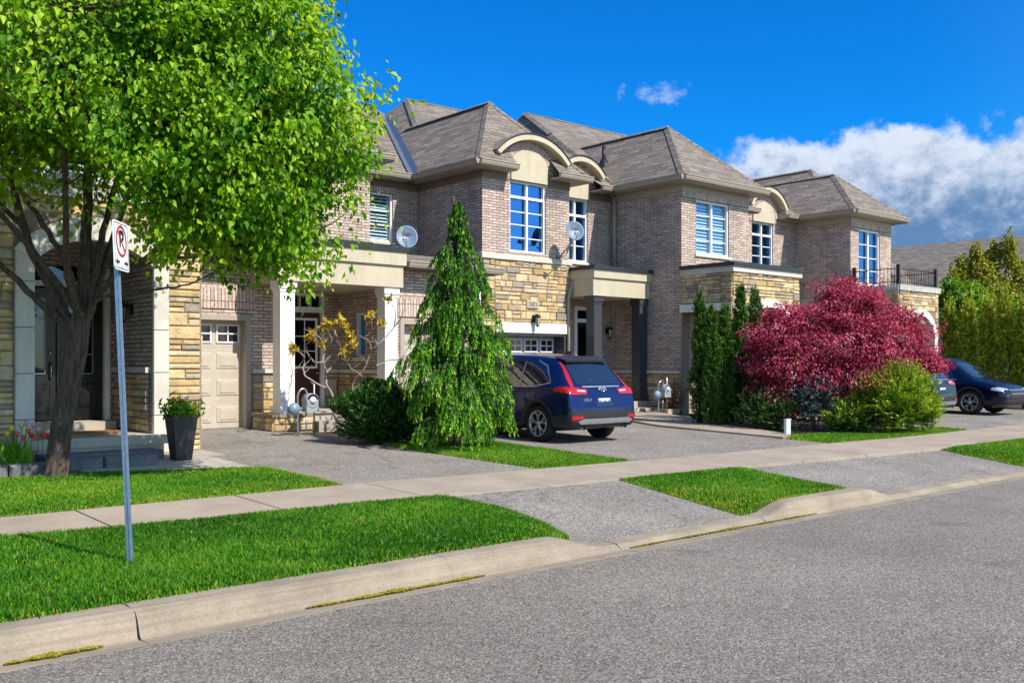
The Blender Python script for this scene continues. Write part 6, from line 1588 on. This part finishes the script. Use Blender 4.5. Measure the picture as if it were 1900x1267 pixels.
tul = [(20, 795, 'yellow'), (38, 790, 'yellow'), (52, 800, 'orange'), (57, 808, 'red'), (66, 812, 'orange'), (78, 807, 'red'), (88, 810, 'red'), (42, 812, 'orange'), (47, 785, 'pink'), (60, 789, 'pink'), (12, 805, 'yellow'), (70, 797, 'pink'), (30, 806, 'orange')]
for i, (u, v, c) in enumerate(tul):
    D = 12.3 + .5 * ((i * 7) % 5) / 5; a = at(u, D); zt = 1.6 + (675 - v) / 1785 * D
    ro = empty('tulip', (a[0], a[1], gz(a[1]) + .05), f'{c} tulip ' + ['at the left end of the bed', 'beside the leftmost yellow ones', 'high in the middle of the bed', 'next to the tall orange one', 'low and close to the trunk', 'halfway to the trunk', 'nearest the trunk', 'low in the middle of the bed', 'tall and pale at the back', 'pale, right of the tall pale one', 'low at the photo edge', 'pale and close to the trunk', 'between the yellow ones and the middle'][i], 'tulip', 'tulips in the bed')
    s = MB(); s.tube([(a[0], a[1], gz(a[1]) + .04), (a[0] + .01, a[1], zt - .03)], .005, 5); s.build('stem', plain('stem_green', (.06, .2, .03), .5), ro)
    f = MB(); f.lathe([(.004, zt - .04), (.026, zt - .02), (.032, zt + .005), (.026, zt + .03), (.018, zt + .04)], (a[0] + .01, a[1], 0), 9); f.build('flower', PET[c], ro)

# marker post
mx_ = at(1461, 18.3); mb = MB(); z0 = gz(mx_[1])
mb.bev(mx_[0] - .07, mx_[0] + .07, mx_[1] - .03, mx_[1] + .03, z0 - .05, z0 + .29, .008); mb.box(mx_[0] - .075, mx_[0] + .075, mx_[1] - .035, mx_[1] + .035, z0 + .29, z0 + .31)
tag(mb.build('marker_post', plain('marker_white', (.62, .68, .75), .5, var=.04), None, (mx_[0], mx_[1], z0)), 'short white marker post on the grass in front of the red maple', 'marker post')
# stepping stone edge by porch 2
mb = MB(); mb.bev(19.0, 19.55, 16.0, 16.4, .3, .44, .02); tag(mb.build('paving_block', STEPC, None, (19.3, 16.2, .3)), 'pale concrete block on the ground by the dark column gas meter', 'paving block')

# ================================================================== SKY / LIGHT / CAMERA
SUN_EL = R(46); sdir = Vector((.208 * math.cos(SUN_EL), -.978 * math.cos(SUN_EL), math.sin(SUN_EL)))
w = bpy.data.worlds.new('World'); sc.world = w; w.use_nodes = True; nt = w.node_tree; nt.nodes.clear()
out = nt.nodes.new('ShaderNodeOutputWorld'); bg = nt.nodes.new('ShaderNodeBackground'); nt.links.new(bg.outputs[0], out.inputs[0])
sky = nt.nodes.new('ShaderNodeTexSky'); sky.sky_type = 'NISHITA'; sky.sun_disc = False; sky.sun_elevation = SUN_EL; sky.sun_rotation = math.atan2(.225, -.974); sky.air_density = 1.0; sky.dust_density = .3; sky.ozone_density = 2.5
hs = nt.nodes.new('ShaderNodeHueSaturation'); hs.inputs['Saturation'].default_value = 1.25; hs.inputs['Value'].default_value = 1.; nt.links.new(sky.outputs[0], hs.inputs['Color'])
tc = nt.nodes.new('ShaderNodeTexCoord'); sx = nt.nodes.new('ShaderNodeSeparateXYZ'); nt.links.new(tc.outputs['Generated'], sx.inputs[0])
def M(op, a, b=None, c=None):
    n = nt.nodes.new('ShaderNodeMath'); n.operation = op
    for i, v in enumerate((a, b, c)):
        if v is None: continue
        if isinstance(v, (int, float)): n.inputs[i].default_value = v
        else: nt.links.new(v, n.inputs[i])
    return n.outputs[0]
az = M('MULTIPLY', M('ARCTAN2', sx.outputs[0], sx.outputs[1]), 57.2958); el = M('MULTIPLY', M('ARCSINE', sx.outputs[2]), 57.2958)
cv = nt.nodes.new('ShaderNodeCombineXYZ'); nt.links.new(az, cv.inputs[0]); nt.links.new(el, cv.inputs[1])
def wn(scale, det=8, ro=.62, sx_=1., sy=1., off=0.):
    mp = nt.nodes.new('ShaderNodeMapping'); mp.inputs['Scale'].default_value = (sx_, sy, 1); mp.inputs['Location'].default_value = (off, off, 0); nt.links.new(cv.outputs[0], mp.inputs[0])
    n = nt.nodes.new('ShaderNodeTexNoise'); n.inputs['Scale'].default_value = scale; n.inputs['Detail'].default_value = det; n.inputs['Roughness'].default_value = ro; nt.links.new(mp.outputs[0], n.inputs['Vector']); return n.outputs[0]
def ell(ca, ce, ra, re):
    a = M('DIVIDE', M('SUBTRACT', az, ca), ra); e = M('DIVIDE', M('SUBTRACT', el, ce), re)
    return M('SUBTRACT', 1., M('ADD', M('MULTIPLY', a, a), M('MULTIPLY', e, e)))
big = M('MAXIMUM', M('MAXIMUM', ell(62.2, 8.6, 12.8, 4.5), ell(68, 9.2, 9, 3.4)), ell(61, 10.8, 4.2, 2.7))
small = M('MAXIMUM', ell(49.6, 15.5, 1.7, .75), ell(47.3, 15.7, .35, .5))
n1 = wn(.36, 10, .58); n2 = wn(.55, 8, .65, 1., 1.2, 7.)
def sstep(x, lo, hi):
    m_ = nt.nodes.new('ShaderNodeMapRange'); m_.interpolation_type = 'SMOOTHSTEP'; m_.inputs[1].default_value = lo; m_.inputs[2].default_value = hi; nt.links.new(x, m_.inputs[0]); return m_.outputs[0]
# the sky opposite the sun is the deepest blue
anti = sstep(sx.outputs[1], -.25, .45)
dk = nt.nodes.new('ShaderNodeMix'); dk.data_type = 'RGBA'; dk.blend_type = 'MULTIPLY'; nt.links.new(anti, dk.inputs[0]); nt.links.new(hs.outputs[0], dk.inputs[6]); dk.inputs[7].default_value = (.03, .50, .90, 1)
db = sstep(M('ADD', big, M('MULTIPLY', M('SUBTRACT', n1, .5), 2.4)), -.05, .42)
n3 = wn(1.1, 8, .7, 1., 1.5, 3.)
ds = M('MULTIPLY', sstep(M('ADD', small, M('MULTIPLY', M('SUBTRACT', n3, .5), 5.5)), .0, 1.7), .6)
# the cloud bank is white on top and slate blue underneath
hgt = sstep(M('ADD', el, M('ADD', M('MULTIPLY', M('SUBTRACT', n2, .5), 9.), M('MULTIPLY', M('SUBTRACT', wn(.8, 9, .6, 1., 1.3, 4.), .5), 5.))), 6.8, 12.6)
c1 = nt.nodes.new('ShaderNodeMix'); c1.data_type = 'RGBA'; nt.links.new(hgt, c1.inputs[0]); c1.inputs[6].default_value = (.62, 1.15, 2.1, 1); c1.inputs[7].default_value = (3.7, 4.05, 4.6, 1)
c2 = nt.nodes.new('ShaderNodeMix'); c2.data_type = 'RGBA'; nt.links.new(M('MULTIPLY', db, .93), c2.inputs[0]); nt.links.new(dk.outputs[2], c2.inputs[6]); nt.links.new(c1.outputs[2], c2.inputs[7])
c3 = nt.nodes.new('ShaderNodeMix'); c3.data_type = 'RGBA'; nt.links.new(ds, c3.inputs[0]); nt.links.new(c2.outputs[2], c3.inputs[6]); c3.inputs[7].default_value = (2.2, 2.9, 4.2, 1)
nt.links.new(c3.outputs[2], bg.inputs[0]); bg.inputs[1].default_value = .15

sl = bpy.data.lights.new('sun', 'SUN'); sl.energy = 4.8; sl.angle = R(.5); sl.color = (1, .93, .82)
so_ = bpy.data.objects.new('sun', sl); COL.objects.link(so_); so_.rotation_euler = sdir.to_track_quat('Z', 'Y').to_euler()

cam = bpy.data.cameras.new('camera'); cam.sensor_width = 36; cam.lens = 1785 / 1900 * 36; cam.shift_y = 41.5 / 1900; cam.clip_end = 3000; cam.clip_start = .05
co = bpy.data.objects.new('camera', cam); COL.objects.link(co); co.location = (0, 0, 1.6); co.rotation_euler = (R(90), 0, -math.atan2(.653, .757)); sc.camera = co
vs_ = sc.view_settings; vs_.view_transform = 'Standard'; vs_.look = 'None'; vs_.gamma = 1; vs_.exposure = .5
bpy.context.view_layer.update()
